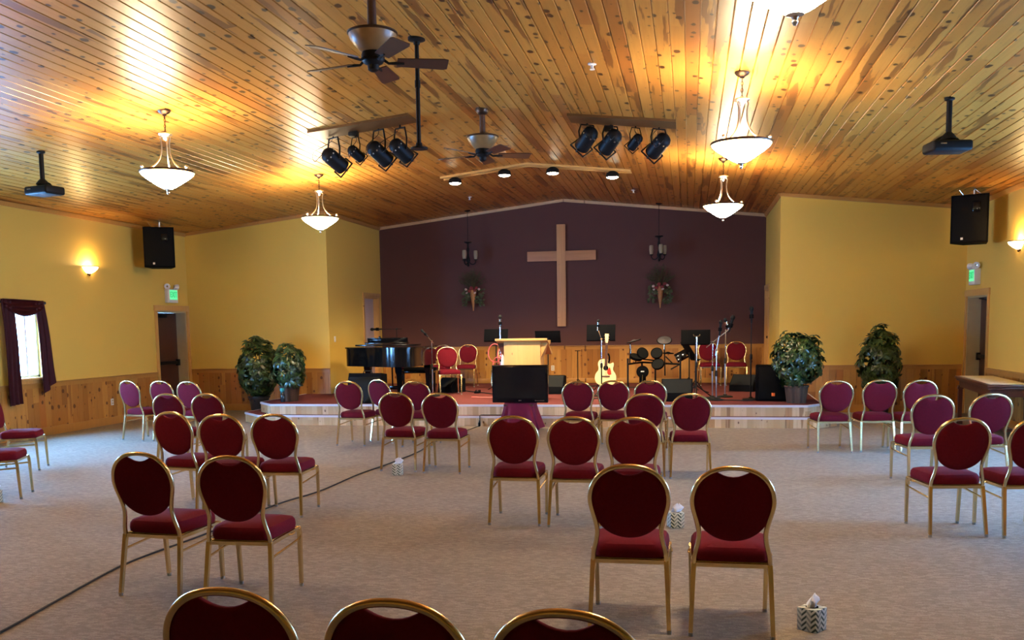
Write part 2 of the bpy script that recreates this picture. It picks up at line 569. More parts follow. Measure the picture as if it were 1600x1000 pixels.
def crown_y(X, n, y0, y1):
    z = zc(X); mb = MB(); mb.prism([(0, -.07), (.02, -.07), (.045, -.02), (.05, -.004), (0, -.001)], y0, y1, lambda u, v, w: (X + n*u, w, z + v - (SL*u if 0 else 0))); return mb


def crown_x(Y, xs, mat, h=.06, t=.03):
    mb = MB()
    for a, b in zip(xs[:-1], xs[1:]):
        mb.prism([(a, zc(a) - h), (b, zc(b) - h), (b, zc(b) + .004), (a, zc(a) + .004)], Y - t, Y, fy)
    trim(mb, mat)


for X, n, y0, y1 in ((XL, 1, YN, YF), (XR, -1, YN, YF), (XOL, 1, YF + .0, YB), (XOR, -1, YF + .0, YB)):
    trim(crown_y(X, n, y0, y1), 'rail')
crown_x(YF, (XL, XOL), 'rail'); crown_x(YF, (XOR, XR), 'rail'); crown_x(YB, (XOL, RX, XOR), 'rail_pale', .06, .03)


# windows
def window(i, X, n, y0, y1):
    fr = MB(); f = .045; o = X - n*.08
    for a, b, c, d in ((y0, y0 + f, WZ0, WZ1), (y1 - f, y1, WZ0, WZ1), (y0, y1, WZ0, WZ0 + f), (y0, y1, WZ1 - f, WZ1)):
        fr.box2((o - .03, a, c), (o + .03, b, d), .004)
    ym = y0 + (y1-y0)*.62
    fr.box2((o - .02, ym - .02, WZ0), (o + .02, ym + .02, WZ1), .003)
    w = struct(fr.build('window_%d' % i, 'white_plastic'))
    MB().box2((o - .003, y0 + f, WZ0 + f), (o + .003, y1 - f, WZ1 - f)).build('window_pane', 'glass', w)
    MB().box2((X - n*T, y0 - .0, WZ0 - .03), (X + n*.06, y1 + .0, WZ0 + .005), .004).build('window_sill', 'casing', w)
    c = MB()
    c.box2((X, y0 - .09, WZ0 - .09), (X + n*.02, y1 + .09, WZ0 - .03), .003)
    c.box2((X, y0 - .09, WZ0 - .03), (X + n*.02, y0, WZ1 + .08), .003); c.box2((X, y1, WZ0 - .03), (X + n*.02, y1 + .09, WZ1 + .08), .003)
    c.box2((X, y0 - .0, WZ1), (X + n*.02, y1, WZ1 + .08), .003)
    c.build('window_casing', 'casing', w)
    p = light('window_portal', 'AREA', 1, (1, 1, 1), w, (X - n*.15, (y0+y1)/2, (WZ0+WZ1)/2), (0, n*-PI/2, 0), shape='RECTANGLE', size=WZ1-WZ0, size_y=y1-y0)
    p.data.cycles.is_portal = True


for i, (a, b) in enumerate(LW): window(i + 1, XL, 1, a, b)
for i, (a, b) in enumerate(RW): window(i + 1 + len(LW), XR, -1, a, b)


# doors
def side_door(i, X, n, y0, y1, z1, far_hinge):
    c = MB(); w = .085
    c.box2((X, y0 - w, 0), (X + n*.022, y0, z1), .003); c.box2((X, y1, 0), (X + n*.022, min(y1 + w, YF - .003), z1), .003)
    c.box2((X, y0 - w - .02, z1), (X + n*.03, min(y1 + w + .02, YF - .003), z1 + .11), .004)
    d = struct(c.build('door_%d' % i, 'casing'))
    j = MB(); j.box2((X - n*(T + .1), y0, 0), (X, y0 + .03, z1)); j.box2((X - n*(T + .1), y1 - .03, 0), (X, y1, z1)); j.box2((X - n*(T + .1), y0, z1 - .03), (X, y1, z1))
    j.build('door_jamb', 'jamb', d)
    o = X - n*.235
    MB().box2((o - .022, y0 + .032, .004), (o + .022, y1 - .032, z1 - .032), .003).build('door_leaf', 'door', d)
    s = o + n*.03
    b = MB(); b.box2((s, y0 + .12, .98), (s + n*.05, y1 - .1, 1.05), .01); b.box2((s, y0 + .06, .95), (s + n*.06, y0 + .14, 1.08), .008); b.box2((s, y1 - .14, .95), (s + n*.06, y1 - .06, 1.08), .008)
    b.build('push_bar', 'black_metal', d)
    k = MB(); k.box2((s, y0 + .3, z1 - .13), (s + n*.05, y0 + .62, z1 - .06), .01); k.tube([(s + n*.05, y0 + .36, z1 - .09), (s + n*.17, y0 + .6, z1 - .05), (s + n*.03, y0 + .85, z1 - .04)], .008)
    k.build('door_closer', 'black_metal', d)


side_door(1, XL, 1, *LD[:2], LD[3], True)
side_door(2, XR, -1, *RD[:2], RD[3], True)


def return_door(i, X, n, y0, y1, z1):
    c = MB(); w = .085
    c.box2((X, y0 - w, ST), (X + n*.02, y0, z1), .003); c.box2((X, y1, ST), (X + n*.02, y1 + w, z1), .003); c.box2((X, y0 - w - .015, z1), (X + n*.028, y1 + w + .015, z1 + .10), .004)
    d = struct(c.build('door_%d' % i, 'casing'))
    j = MB(); j.box2((X - n*T, y0, ST), (X, y0 + .025, z1)); j.box2((X - n*T, y1 - .025, ST), (X, y1, z1)); j.box2((X - n*T, y0, z1 - .025), (X, y1, z1)); j.build('door_jamb', 'casing', d)
    o = X - n*.12
    MB().box2((o - .02, y0 + .027, ST + .005), (o + .02, y1 - .027, z1 - .027), .003).build('door_leaf', 'door_white', d)
    k = MB(); k.cyl((o, y1 - .1, ST + 1.0), (o + n*.07, y1 - .1, ST + 1.0), .012); k.ball((o + n*.085, y1 - .1, ST + 1.0), .03); k.build('door_knob', 'bronze', d)


return_door(3, XOL, 1, 19.68, 20.60, 2.36)
return_door(4, XOR, -1, 19.85, 20.72, 2.36)

# stage
stage = thing('stage', 'low wide stage with burgundy carpet, pale nosing and boarded risers', 'stage', (0, 0, 0))
SP = [(-7.28, 15.05), (1.84, 15.02), (2.10, 15.36), (2.16, YF - .03), (XOR - .005, YF - .03), (XOR - .005, YB - .03), (XOL + .005, YB - .03), (XOL + .005, YF - .03), (-7.70, YF - .03), (-7.70, 15.52)]
LP = [(-7.43, 14.86), (1.98, 14.83), (2.33, 15.24), (2.40, YF - .03), (-7.95, YF - .03), (-7.95, 15.40)]
xyz = lambda u, v, w: (u, v, w)


def inset(P, d, keep=()):
    cx = sum(p[0] for p in P)/len(P); out = []
    n = len(P)
    for i, p in enumerate(P):
        a, b = Vector(P[i-1]), Vector(P[(i+1) % n]); p = Vector(p)
        e1 = (p - a).normalized(); e2 = (b - p).normalized()
        n1 = Vector((-e1.y, e1.x)); n2 = Vector((-e2.y, e2.x))
        m = (n1 + n2); m = m / max(.3, m.dot(n1)); out.append(tuple(p + m*d))
    return out


MB().prism(inset(SP, .012), .0, ST - .03, xyz).build('upper_riser', 'riser_x', stage)
MB().prism(inset(LP, .012), .0, .14, xyz).build('lower_riser', 'riser_x', stage)
MB().prism(inset(SP, .014), ST - .03, ST - .001, xyz).build('stage_carpet', 'stage_carpet', stage)
MB().prism(inset(LP, .014), .14, .169, xyz).build('step_carpet', 'stage_carpet', stage)


def edge_strip(P, idx, z0, z1, w=.022):
    mb = MB(); I = inset(P, w)
    for i in idx:
        j = (i+1) % len(P); a, b, c, d = P[i], P[j], I[j], I[i]
        mb.prism([a, b, c, d], z0, z1, xyz)
    return mb


edge_strip(SP, (0, 1, 2, 8, 9), ST - .032, ST + .004).build('upper_nosing', 'nosing', stage)
edge_strip(LP, (0, 1, 2, 4, 5), .138, .173).build('lower_nosing', 'nosing', stage)

# ------------------------------------------------------------------ camera, world, view
cam = bpy.data.cameras.new('camera'); cob = bpy.data.objects.new('camera', cam); COL.objects.link(cob)
d0 = ray(CX, CY); ex = ray(CX + F, CY) - d0; ey = d0 - ray(CX, CY + F)
cob.matrix_world = Matrix((ex.normalized(), ey.normalized(), -d0.normalized())).transposed().to_4x4()
cob.location = (0, 0, EYE)
cam.sensor_fit = 'HORIZONTAL'; cam.sensor_width = 36; cam.lens = 36*F/1600
cam.shift_x = (800 - CX)/1600; cam.shift_y = (CY - 500)/1600
cam.clip_start = .05; cam.clip_end = 200
sc.camera = cob

w = bpy.data.worlds.new('daylight'); sc.world = w; w.use_nodes = True
bg = w.node_tree.nodes['Background']; bg.inputs[0].default_value = (.17, .46, 1.0, 1); bg.inputs[1].default_value = 76
sc.view_settings.view_transform = 'Standard'; sc.view_settings.look = 'None'; sc.view_settings.gamma = 1
sc.view_settings.use_curve_mapping = False
sc.view_settings.exposure = 1.08
sc.cycles.use_denoising = True
sc.cycles.max_bounces = 8; sc.cycles.diffuse_bounces = 5; sc.cycles.sample_clamp_indirect = 6
# ------------------------------------------------------------------ banquet chairs
def make_chair(label, cols=('fabric', 'gold')):
    t = thing('banquet_chair', label, 'chair')
    FB, GD = cols
    zy = lambda z: -.19 - .10*(z - .39)/.515            # the lean of the back
    # seat cushion: domed, rounded corners
    mb = MB(); n = 40; rings = []
    for (s_, z) in ((.90, .392), (.985, .402), (1.0, .425), (.985, .452), (.93, .470), (.75, .482), (.4, .488), (.0, .489)):
        ring = []
        for k in range(n):
            a = 2*PI*k/n; ca, sa = math.cos(a), math.sin(a)
            e = .34
            x = .208*math.copysign(abs(ca)**e, ca); y = .212*math.copysign(abs(sa)**e, sa)
            x *= 1 + .05*(y/.212)
            ring.append((x*s_, .015 + y*s_, z))
        rings.append(ring)
    vs = [p for r in rings for p in r]; fs = [tuple(range(n))[::-1]]
    for i in range(len(rings)-1):
        for k in range(n): fs.append((i*n+k, i*n+(k+1) % n, (i+1)*n+(k+1) % n, (i+1)*n+k))
    mb.add(vs, fs).build('seat', FB, t, weld=True)
    # oval pad of the back, with the hand hole cut out of its top
    n = 64; out = []
    for k in range(n):
        a = 2*PI*k/n; ca, sa = math.cos(a), math.sin(a); up = sa > 0; x = .1965*math.copysign(abs(ca)**(.86 if up else .97), ca); z = .712 + (.194*abs(sa)**.9 if up else -.198*abs(sa)**.97)
        if z > .80 and abs(x) < .076: z = min(z, .888 - .024*(1 - (x/.076)**2))
        out.append((x, z))
    prof = ((1.0, .006), (.985, .014), (.93, .022), (.8, .030), (.5, .036), (0.0, .038)); vs = []; fs = []
    side = [[(r, d) for r, d in prof], [(r, -d*.55) for r, d in prof]]
    for sd in side:
        for r, d in sd:
            for (x, z) in out:
                px, pz = x*r, .685 + (z - .685)*r
                vs.append((px, zy(pz) + d, pz))
    m = len(prof)
    for q in range(2):
        for i in range(m-1):
            for k in range(n):
                b = q*m*n; fs.append((b+i*n+k, b+i*n+(k+1) % n, b+(i+1)*n+(k+1) % n, b+(i+1)*n+k))
    for k in range(n): fs.append((k, (k+1) % n, m*n+(k+1) % n, m*n+k))
    MB().add(vs, fs).build('backrest', FB, t, weld=True, ang=50)
    half = [(.196, .375), (.192, .43), (.176, .50), (.170, .555), (.182, .62), (.201, .69), (.206, .735), (.199, .785), (.180, .828), (.150, .864), (.108, .892), (.058, .908)]
    path = [(x, zy(z), z) for x, z in half] + [(0, zy(.913), .913)] + [(-x, zy(z), z) for x, z in half[::-1]]
    MB().tube(smooth_path(path, 4), .0135, 8).build('back_frame', GD, t, 60)
    fr = MB()
    ring = [(-.196, -.19, .378), (.196, -.19, .378), (.212, .215, .386), (-.212, .215, .386)]
    fr.tube(ring, .016, closed=True, square=True)
    fr.box((0, .01, .387), (.38, .37, .012))
    fr.build('seat_frame', GD, t)
    for sx in (-1, 1):
        l = MB().tube([(sx*.196, -.188, .385), (sx*.199, -.195, .34), (sx*.212, -.245, .012)], [.018, .018, .0155], square=True).build('leg', GD, t)
        MB().cyl((sx*.212, -.2462, 0), (sx*.2118, -.2445, .02), .014, n=8).build('foot_cap', 'cap', l)
        l = MB().tube([(sx*.21, .212, .388), (sx*.212, .222, .35), (sx*.206, .238, .012)], [.018, .018, .0155], square=True).build('leg', GD, t)
        MB().cyl((sx*.206, .2385, 0), (sx*.206, .2378, .02), .014, n=8).build('foot_cap', 'cap', l)
        s = MB().tube([(sx*.2, -.21, .29), (sx*.208, .226, .315)], .0085, 6)
        s.build('stretcher', GD, t)
        b = MB().tube([(sx*.215, .05, .382), (sx*.226, .06, .378), (sx*.226, .12, .378), (sx*.215, .13, .382)], .004, 5)
        b.build('ganging_clip', GD, t)
    return t


GRP = 'burgundy banquet chairs on the hall floor'
CH = [
    # back top x, y, facing (degrees), label
    (-1.30, 2.348, -2, 'nearest-row banquet chair cut off below the pair of chairs that straddles the cable'),
    (-.789, 2.313, -3, 'nearest-row banquet chair between its two neighbours, only its brass top rail in view'),
    (-.312, 2.288, -4, 'nearest-row banquet chair lowest in view, closest to the pair in front of the tissue box'),
    (-3.30, 5.011, -4, 'second-row burgundy banquet chair standing over the cable, on the window side of its pair'),
    (-2.648, 4.906, 2, 'second-row burgundy banquet chair standing beside the cable, on the aisle side of its pair'),
    (-4.659, 7.601, -8, 'third-row burgundy banquet chair nearest the curtained window in its group of three'),
    (-4.055, 7.390, 4, 'third-row burgundy banquet chair in the middle of the group of three by the cable'),
    (-3.565, 7.412, 4, 'third-row burgundy banquet chair alone against the cable, full brass legs showing'),
    (-6.06, 9.831, -4, 'fourth-row burgundy banquet chair mostly hidden, window side of its pair'),
    (-5.553, 9.831, -2, 'fourth-row burgundy banquet chair mostly hidden, aisle side of its pair'),
    (-8.36, 12.53, -15, 'farthest-row banquet chair beside the wall outlet, turned towards the stage, lit purple'),
    (-7.789, 12.478, -8, 'farthest-row banquet chair standing in front of the dark exit door, second of three'),
    (-7.235, 12.301, -8, 'farthest-row banquet chair just past the exit door, third of three from the window'),
    (-4.715, 12.192, -5, 'farthest-row banquet chair in front of the piano and the grey monitor'),
    (-4.41, 12.60, -24, 'farthest-row banquet chair below the piano legs, partly behind another chair'),
    (-3.721, 12.149, 0, 'farthest-row banquet chair below the end of the piano, behind a pair of chairs'),
    (-3.308, 10.021, -4, 'fourth-row banquet chair directly behind the printed tissue box, piano side of its pair'),
    (-2.759, 9.923, 0, 'fourth-row banquet chair between the tissue box and the television, full legs showing'),
    (-1.427, 7.345, 1, 'third-row burgundy banquet chair below the draped television pedestal'),
    (-.922, 7.317, 0, 'third-row burgundy banquet chair in the middle of three, beside the television'),
    (-.438, 7.290, 1, 'third-row burgundy banquet chair close behind the small tissue box, partly hidden'),
    (-1.455, 12.051, -2, 'farthest-row banquet chair just beside the television and its draped pedestal'),
    (-.992, 12.167, -1, 'farthest-row banquet chair right below the acoustic guitar'),
    (-.504, 12.144, 0, 'farthest-row banquet chair below the drum kit'),
    (-.469, 9.827, 1, 'fourth-row banquet chair in front of the black monitor, partly hidden by a nearer chair'),
    (.020, 9.826, 3, 'fourth-row banquet chair standing below the music stand, full legs showing'),
    (-.312, 4.792, 1, 'large near burgundy banquet chair standing beside the small tissue box'),
    (.224, 4.780, 0, 'large near burgundy banquet chair nearest the frontmost tissue box'),
    (1.819, 12.038, 8, 'farthest-row banquet chair at the end of the stage steps, beneath the basket plant'),
    (2.355, 12.143, 6, 'farthest-row banquet chair in front of the tall plant on the floor, second of three'),
    (2.832, 12.120, 8, 'farthest-row banquet chair next to the communion table, third of three, lit purple'),
    (2.379, 9.658, 9, 'fourth-row banquet chair in front of the paneled wall, away from the table'),
    (2.962, 9.824, 9, 'fourth-row banquet chair standing in front of the dark communion table'),
    (2.030, 7.362, 9, 'third-row banquet chair nearest the communion table, seen whole with all its legs'),
    (2.565, 7.400, 10, 'third-row banquet chair cut off by the edge of view below the communion table'),
]
chair0 = make_chair(CH[0][3]); used = []


def place_chair(x, y, deg, label, z=0, centre=False, group=GRP):
    a = R(deg); fx, fy_ = -math.sin(a), math.cos(a)
    c = (x, y, z) if centre else (x + .285*fx, y + .285*fy_, z)
    if not used:
        used.append(1); chair0.location = c; chair0.rotation_euler = (0, 0, a); chair0['label'] = label; chair0['group'] = group; return chair0
    return dup(chair0, c, a, label, group)


for x, y, d, l in CH: place_chair(x, y, d, l)
# two at the side, facing across the room towards the stage
place_chair(-8.03, 9.80, -66, 'side banquet chair under the curtained window, farther of the two', centre=True)
place_chair(-6.88, 8.07, -66, 'side banquet chair beside the half-seen tissue box, nearer of the two', centre=True)
SG = 'burgundy banquet chairs on the stage'
place_chair(-4.65, 17.50, 202, 'stage banquet chair brightly lit red, standing over a black wedge monitor', ST, True, SG)
place_chair(-4.85, 19.75, 184, 'stage banquet chair behind the brightly lit red chair', ST, True, SG)
place_chair(-4.02, 19.85, 172, 'stage banquet chair between the lit chair and the wooden lectern', ST, True, SG)
place_chair(-5.42, 19.60, 176, 'stage banquet chair in the shade beside the grand piano', ST, True, SG)
place_chair(.42, 20.05, 186, 'stage banquet chair behind the microphone stands, nearer the drum kit', ST, True, SG)
place_chair(.98, 20.05, 178, 'stage banquet chair by the pale corner wall, farther from the drum kit', ST, True, SG)

# ------------------------------------------------------------------ pendants
def make_pendant(label):
    t = thing('pendant_lamp', label, 'pendant lamp')
    MB().lathe([(0, .02), (.072, .02), (.075, 0), (.06, -.022), (.025, -.04), (.02, -.055), (0, -.055)], 20).build('canopy', 'bronze', t)
    ch = MB()
    for i in range(6):
        z = -.07 - i*.033
        ring = [(.011*math.cos(a)*(1 if i % 2 else 0), .011*math.cos(a)*(0 if i % 2 else 1), z + .020*math.sin(a)) for a in [2*PI*k/10 for k in range(10)]]
        ch.tube(ring, .0032, 5, closed=True)
    ch.tube([(0, 0, -.05), (.004, 0, -.15), (0, 0, -.26)], .003, 5)
    ch.build('chain', 'bronze', t)
    MB().lathe([(0, -.235), (.03, -.24), (.072, -.25), (.078, -.26), (.07, -.272), (.035, -.285), (.018, -.32), (0, -.33)], 20).build('hub', 'nickel', t)
    for k in range(3):
        a = 2*PI*k/3 + 1.9; c, s = math.cos(a), math.sin(a)
        pr = [(.035, -.275), (.062, -.30), (.052, -.35), (.050, -.42), (.062, -.50), (.10, -.575), (.17, -.64), (.235, -.668), (.272, -.655)]
        m = MB().tube(smooth_path([(r*c, r*s, z) for r, z in pr], 4), .0085, 6)
        m.ball((.278*c, .278*s, -.640), .018, 8)
        m.build('arm', 'nickel', t)
    MB().lathe([(.288, -.672), (.302, -.670), (.306, -.682), (.300, -.694), (.288, -.690), (.288, -.672)], 36).build('rim', 'bronze', t)
    MB().lathe([(.288, -.682), (.297, -.692), (.28, -.716), (.235, -.752), (.16, -.803), (.09, -.848), (.05, -.866), (0, -.868), (0, -.860), (.05, -.856), (.09, -.838), (.16, -.792), (.235, -.741), (.28, -.704), (.288, -.682)], 36).build('bowl', 'bowl_lit', t)
    MB().lathe([(0, -.865), (.045, -.868), (.048, -.876), (.02, -.886), (.012, -.90), (.018, -.912), (.008, -.93), (0, -.932)], 14).build('finial', 'nickel', t)
    light('bulb', 'POINT', 46, (1, .76, .46), t, (0, 0, -.735), shadow_soft_size=.07)
    return t


PG = 'bowl pendants hung from the pine ceiling'
PEN = [(-5.87, 9.77, 'lit bowl pendant near the window-side projector, the nearer of two over that aisle'),
       (-5.91, 14.3, 'far lit bowl pendant against the cream corner wall above the piano'),
       (.50, 9.63, 'lit bowl pendant with all three arms showing, beside the wall spotlights'),
       (.49, 14.48, 'small far lit bowl pendant overlapping the top of the burgundy wall'),
       (.53, 5.13, 'largest lit bowl pendant, cut off above its base finial at the top edge'),
       (-5.87, 5.13, 'lit bowl pendant over the aisle by the windows, behind the nearest fan')]
pen0 = None
for x, y, l in PEN:
    loc = (x, y, zc(x) - .004)
    if pen0 is None:
        pen0 = make_pendant(l); pen0.location = loc; pen0['group'] = PG
    else: dup(pen0, loc, random.choice((0, .3, 2.3)), l, PG)

# ------------------------------------------------------------------ sconces
def make_sconce(label):
    t = thing('wall_sconce', label, 'wall lamp')
    a0, a1 = -PI/2, PI/2
    MB().lathe([(0, -.085), (.05, -.08), (.10, -.05), (.15, -.005), (.165, .03), (.158, .03), (.143, 0), (.094, -.042), (.046, -.072), (0, -.077)], 18, a0=a0, a1=a1).build('bowl', 'sconce_lit', t)
    MB().lathe([(.160, .030), (.172, .030), (.172, .044), (.160, .044), (.160, .030)], 18, a0=a0, a1=a1).build('rim', 'bronze', t)
    m = MB().box((.008, 0, -.03), (.016, .09, .15), .004); m.lathe([(0, -.125), (.012, -.115), (.02, -.10), (.014, -.085), (0, -.08)], 10, c=(.02, 0, 0)); m.build('backplate', 'bronze', t)
    light('bulb', 'POINT', 13, (1, .66, .28), t, (.08, 0, .045), shadow_soft_size=.025)
    return t


s0 = make_sconce('lit half-bowl sconce on the cream wall between window and black speaker'); s0.location = (XL, 14.41, 2.755); s0['group'] = 'half-bowl wall sconces'
dup(s0, (XR, 14.93, 2.765), PI, 'lit half-bowl sconce on the wall above the communion table', 'half-bowl wall sconces')

# ------------------------------------------------------------------ ceiling fans
def make_fan(label):
    t = thing('ceiling_fan', label, 'ceiling fan')
    MB().lathe([(0, .01), (.085, .01), (.088, -.02), (.07, -.06), (.03, -.085), (0, -.09)], 20).build('canopy', 'bronze', t)
    MB().cyl((0, 0, -.06), (0, 0, -.34), .036, .040, 14).build('downrod', 'walnut', t)
    MB().lathe([(0, -.33), (.06, -.335), (.20, -.345), (.212, -.352), (.212, -.362), (.20, -.37), (0, -.365)], 28).build('bowl_rim', 'bronze', t)
    MB().lathe([(.204, -.362), (.192, -.40), (.155, -.452), (.112, -.497), (.085, -.515), (0, -.515)], 28).build('uplight_bowl', 'amber', t)
    MB().lathe([(0, -.505), (.088, -.508), (.098, -.53), (.098, -.575), (.08, -.60), (.05, -.615), (.045, -.655), (.02, -.67), (0, -.672)], 20).build('motor_housing', 'black_metal', t)
    for k in range(5):
        a = R(22 + 72*k); Rm = Matrix.Rotation(a, 3, 'Z') @ Matrix.Rotation(R(-14), 3, 'X')
        off = Vector((0, 0, -.585))
        poly = []
        for i in range(13):
            u = i/12; x = .20 + .43*u; w = .062 + .024*u
            if u > .93: w *= .82
            poly.append((x, w))
        poly = poly + [(x, -w) for x, w in poly[::-1]]
        b = MB().prism(poly, -.004, .004, lambda u, v, w: tuple(Rm @ Vector((u, v, w)) + off)).build('blade', 'walnut', t)
        ir = MB().tube([Rm @ Vector(p) + off for p in ((.085, 0, .02), (.13, 0, -.012), (.19, 0, -.008), (.26, 0, -.008))], [.013, .011, .014, .009], 6)
        ir.build('blade_iron', 'black_metal', b)
    return t


f0 = make_fan('dark five-blade ceiling fan, the nearer and larger one with the dark pole behind it'); f0.location = (-2.62, 7.6, zc(-2.62)); f0['group'] = 'ceiling fans on the ridge'
dup(f0, (-2.66, 11.96, zc(-2.66)), 0, 'dark five-blade ceiling fan, the farther and smaller one near the track light', 'ceiling fans on the ridge')

# hanging pipe with flanges
t = thing('ceiling_pole', 'black iron pipe hanging from the ridge with a round flange at its foot', 'pole', (-2.635, 8.95, zc(-2.635)))
MB().cyl((0, 0, 0), (0, 0, -1.03), .021, n=10).build('pipe', 'black_metal', t)
MB().lathe([(0, .01), (.085, .01), (.085, -.02), (.035, -.035), (.03, -.06), (0, -.06)], 18).build('ceiling_flange', 'black_metal', t)
MB().lathe([(0, -1.0), (.03, -1.0), (.035, -1.03), (.085, -1.045), (.085, -1.06), (0, -1.06)], 18).build('end_flange', 'black_metal', t)
MB().lathe([(.022, -.40), (.029, -.40), (.029, -.47), (.022, -.47)], 10).build('coupling', 'black_metal', t)

# ------------------------------------------------------------------ stage spotlights on ceiling boards
TGT_W, TGT_T = Vector((-1.3, 17.2, .5)), Vector((-4.7, 17.4, .6))
def make_par(label, p, ceil_z, k, tgt, grp):
    t = thing('stage_spotlight', label, 'spotlight', p, 0, grp)
    d = (tgt - Vector(p)).normalized(); Q = aim(d)
    r = .098*k; L = .33*k
    m = MB().lathe([(0, -L*.52), (r*.55, -L*.49), (r*.88, -L*.40), (r, -L*.26), (r, L*.48), (r*.94, L*.48), (r*.9, -L*.2), (0, -L*.25)], 20, rot=Q)
    can = m.build('can', 'black_metal', t)
    v = MB()
    for i in range(10):
        a = 2*PI*i/10; v.ball(Q @ Vector((r*.98*math.cos(a), r*.98*math.sin(a), -L*.30)), .011*k, 6)
    v.build('vent_hole', 'nickel', can)
    MB().lathe([(0, L*.30), (r*.9, L*.36)], 16, rot=Q).build('lens', 'screen', t)
    g = MB(); e = r*1.12
    for a, b in (((-e, -e), (e, -e)), ((e, -e), (e, e)), ((e, e), (-e, e)), ((-e, e), (-e, -e))):
        g.tube([Q @ Vector((a[0], a[1], L*.5)), Q @ Vector((b[0], b[1], L*.5))], .010*k, 5)
    for a in (-1, 1): g.tube([Q @ Vector((a*e, 0, L*.42)), Q @ Vector((a*e, 0, L*.54))], .012*k, 5)
    g.build('gel_frame', 'black_metal', t)
    ax = Vector((d.y, -d.x, 0)).normalized(); top = ceil_z - p[2]; h = min(top - .02, .26*k + .02)
    y = MB().tube([ax*(r + .012), ax*(r + .022) + Vector((0, 0, h*.5)), ax*(r*.9) + Vector((0, 0, h)), -ax*(r*.9) + Vector((0, 0, h)), -ax*(r + .022) + Vector((0, 0, h*.5)), -ax*(r + .012)], .011*k, 6)
    y.cyl((0, 0, h), (0, 0, top), .012, n=8); y.build('yoke', 'black_metal', t)
    if k > .9:
        sp = light('beam', 'SPOT', 190, (1, .82, .55), t, Q @ Vector((0, 0, L*.56)), spot_size=R(38), spot_blend=.5, shadow_soft_size=.05)
        sp.rotation_euler = (-d).to_track_quat('Z', 'Y').to_euler()
    back = Q @ Vector((0, 0, -L*.5)); s = random.uniform(-.08, .08)
    MB().tube(smooth_path([back, back + Vector((s, -.06, -.10)), back + Vector((s*2, -.03, -.13)), back + Vector((s*2.5, .03, 0)), Vector((s, .02, h*.8)), Vector((0, 0, top))], 5), .0045, 5).build('cord', 'rubber', t)
    return t


WORDS = ['outermost', 'small short', 'full-size inner', 'full-size inmost']
def par_bar(label, xs, zs, y, ks, names, grp):
    x0, x1 = min(xs) - .22, max(xs) + .22
    sg = 1 if xs[0] < RX else -1
    mb = MB(); mb.prism([(x0, zc(x0)), (x1, zc(x1)), (x1, zc(x1) - .030), (x0, zc(x0) - .030)], -.36, .08, lambda u, v, w: (u - (x0+x1)/2, w, v - zc((x0+x1)/2)))  # mounting board, widened and darkened to stand for the shadow on the ceiling
    xm = (x0+x1)/2
    b = thing('spotlight_shadow_board', label, 'mounting board', (xm, y, zc(xm)))
    mb.build('board', 'shadow_painted', b)
    k = MB(); k.box((-.18, 0, -.07), (.12, .10, .07), .008); k.build('junction_box', 'black_metal', b)
    for x, z, kk, nm in zip(xs, zs, ks, names):
        make_par(nm, (x, y, z), zc(x) - .040, kk, (TGT_W if xm < RX else TGT_T) + Vector(((x - xm)*.8, 0, 0)), grp)


par_bar('painted-shadow board on the ceiling carrying four spotlights, on the window side of the fan', (-4.73, -4.42, -4.09, -3.79), (3.93, 4.0, 3.985, 4.01), 12.0, (1.08, .72, 1.08, 1.02),
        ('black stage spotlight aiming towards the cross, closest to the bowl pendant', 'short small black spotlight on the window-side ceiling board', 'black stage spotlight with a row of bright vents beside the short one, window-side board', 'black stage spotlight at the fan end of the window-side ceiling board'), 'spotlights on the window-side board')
par_bar('painted-shadow board on the ceiling carrying four spotlights, beyond the smaller fan', (-1.33, -1.02, -.70, -.40), (4.09, 4.04, 4.02, 3.96), 12.3, (1.05, 1.05, .68, 1.05),
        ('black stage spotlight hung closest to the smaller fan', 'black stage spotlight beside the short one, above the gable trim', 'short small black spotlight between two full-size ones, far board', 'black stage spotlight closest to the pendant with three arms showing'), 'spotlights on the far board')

# ------------------------------------------------------------------ gable track with four floods
t = thing('track_light', 'pale ceiling track following the ridge with four lit flood lamps', 'track light', (RX, 16.2, RZ))
mb = MB()
for a, b in ((-4.36, RX), (RX, -1.0)):
    for y0 in (-.13, .10):
        mb.prism([(a - RX, zc(a) - RZ), (b - RX, zc(b) - RZ), (b - RX, zc(b) - RZ - .035), (a - RX, zc(a) - RZ - .035)], y0, y0 + .03, lambda u, v, w: (u, w, v))
mb.build('track_rail', 'casing', t)
for px in (718, 798, 873, 960):
    x = {718: -4.12, 798: -3.22, 873: -2.36, 960: -1.32}[px]
    l = MB().lathe([(0, -.03), (.05, -.03), (.10, -.06), (.115, -.10), (.118, -.135), (.108, -.135), (.1, -.11), (0, -.11)], 20, c=(x - RX, 0, zc(x) - RZ)).build('flood_lamp', 'black_metal', t)
    MB().ball((x - RX, 0, zc(x) - RZ - .125), (.104, .104, .035), 16).build('lens', 'flood_lit', l)
    light('flood_light', 'SPOT', 260, (1, .80, .50), t, (x - RX, 0, zc(x) - RZ - .18), (R(20), R((x - RX)*-4), 0), spot_size=R(96), spot_blend=.6, shadow_soft_size=.09)

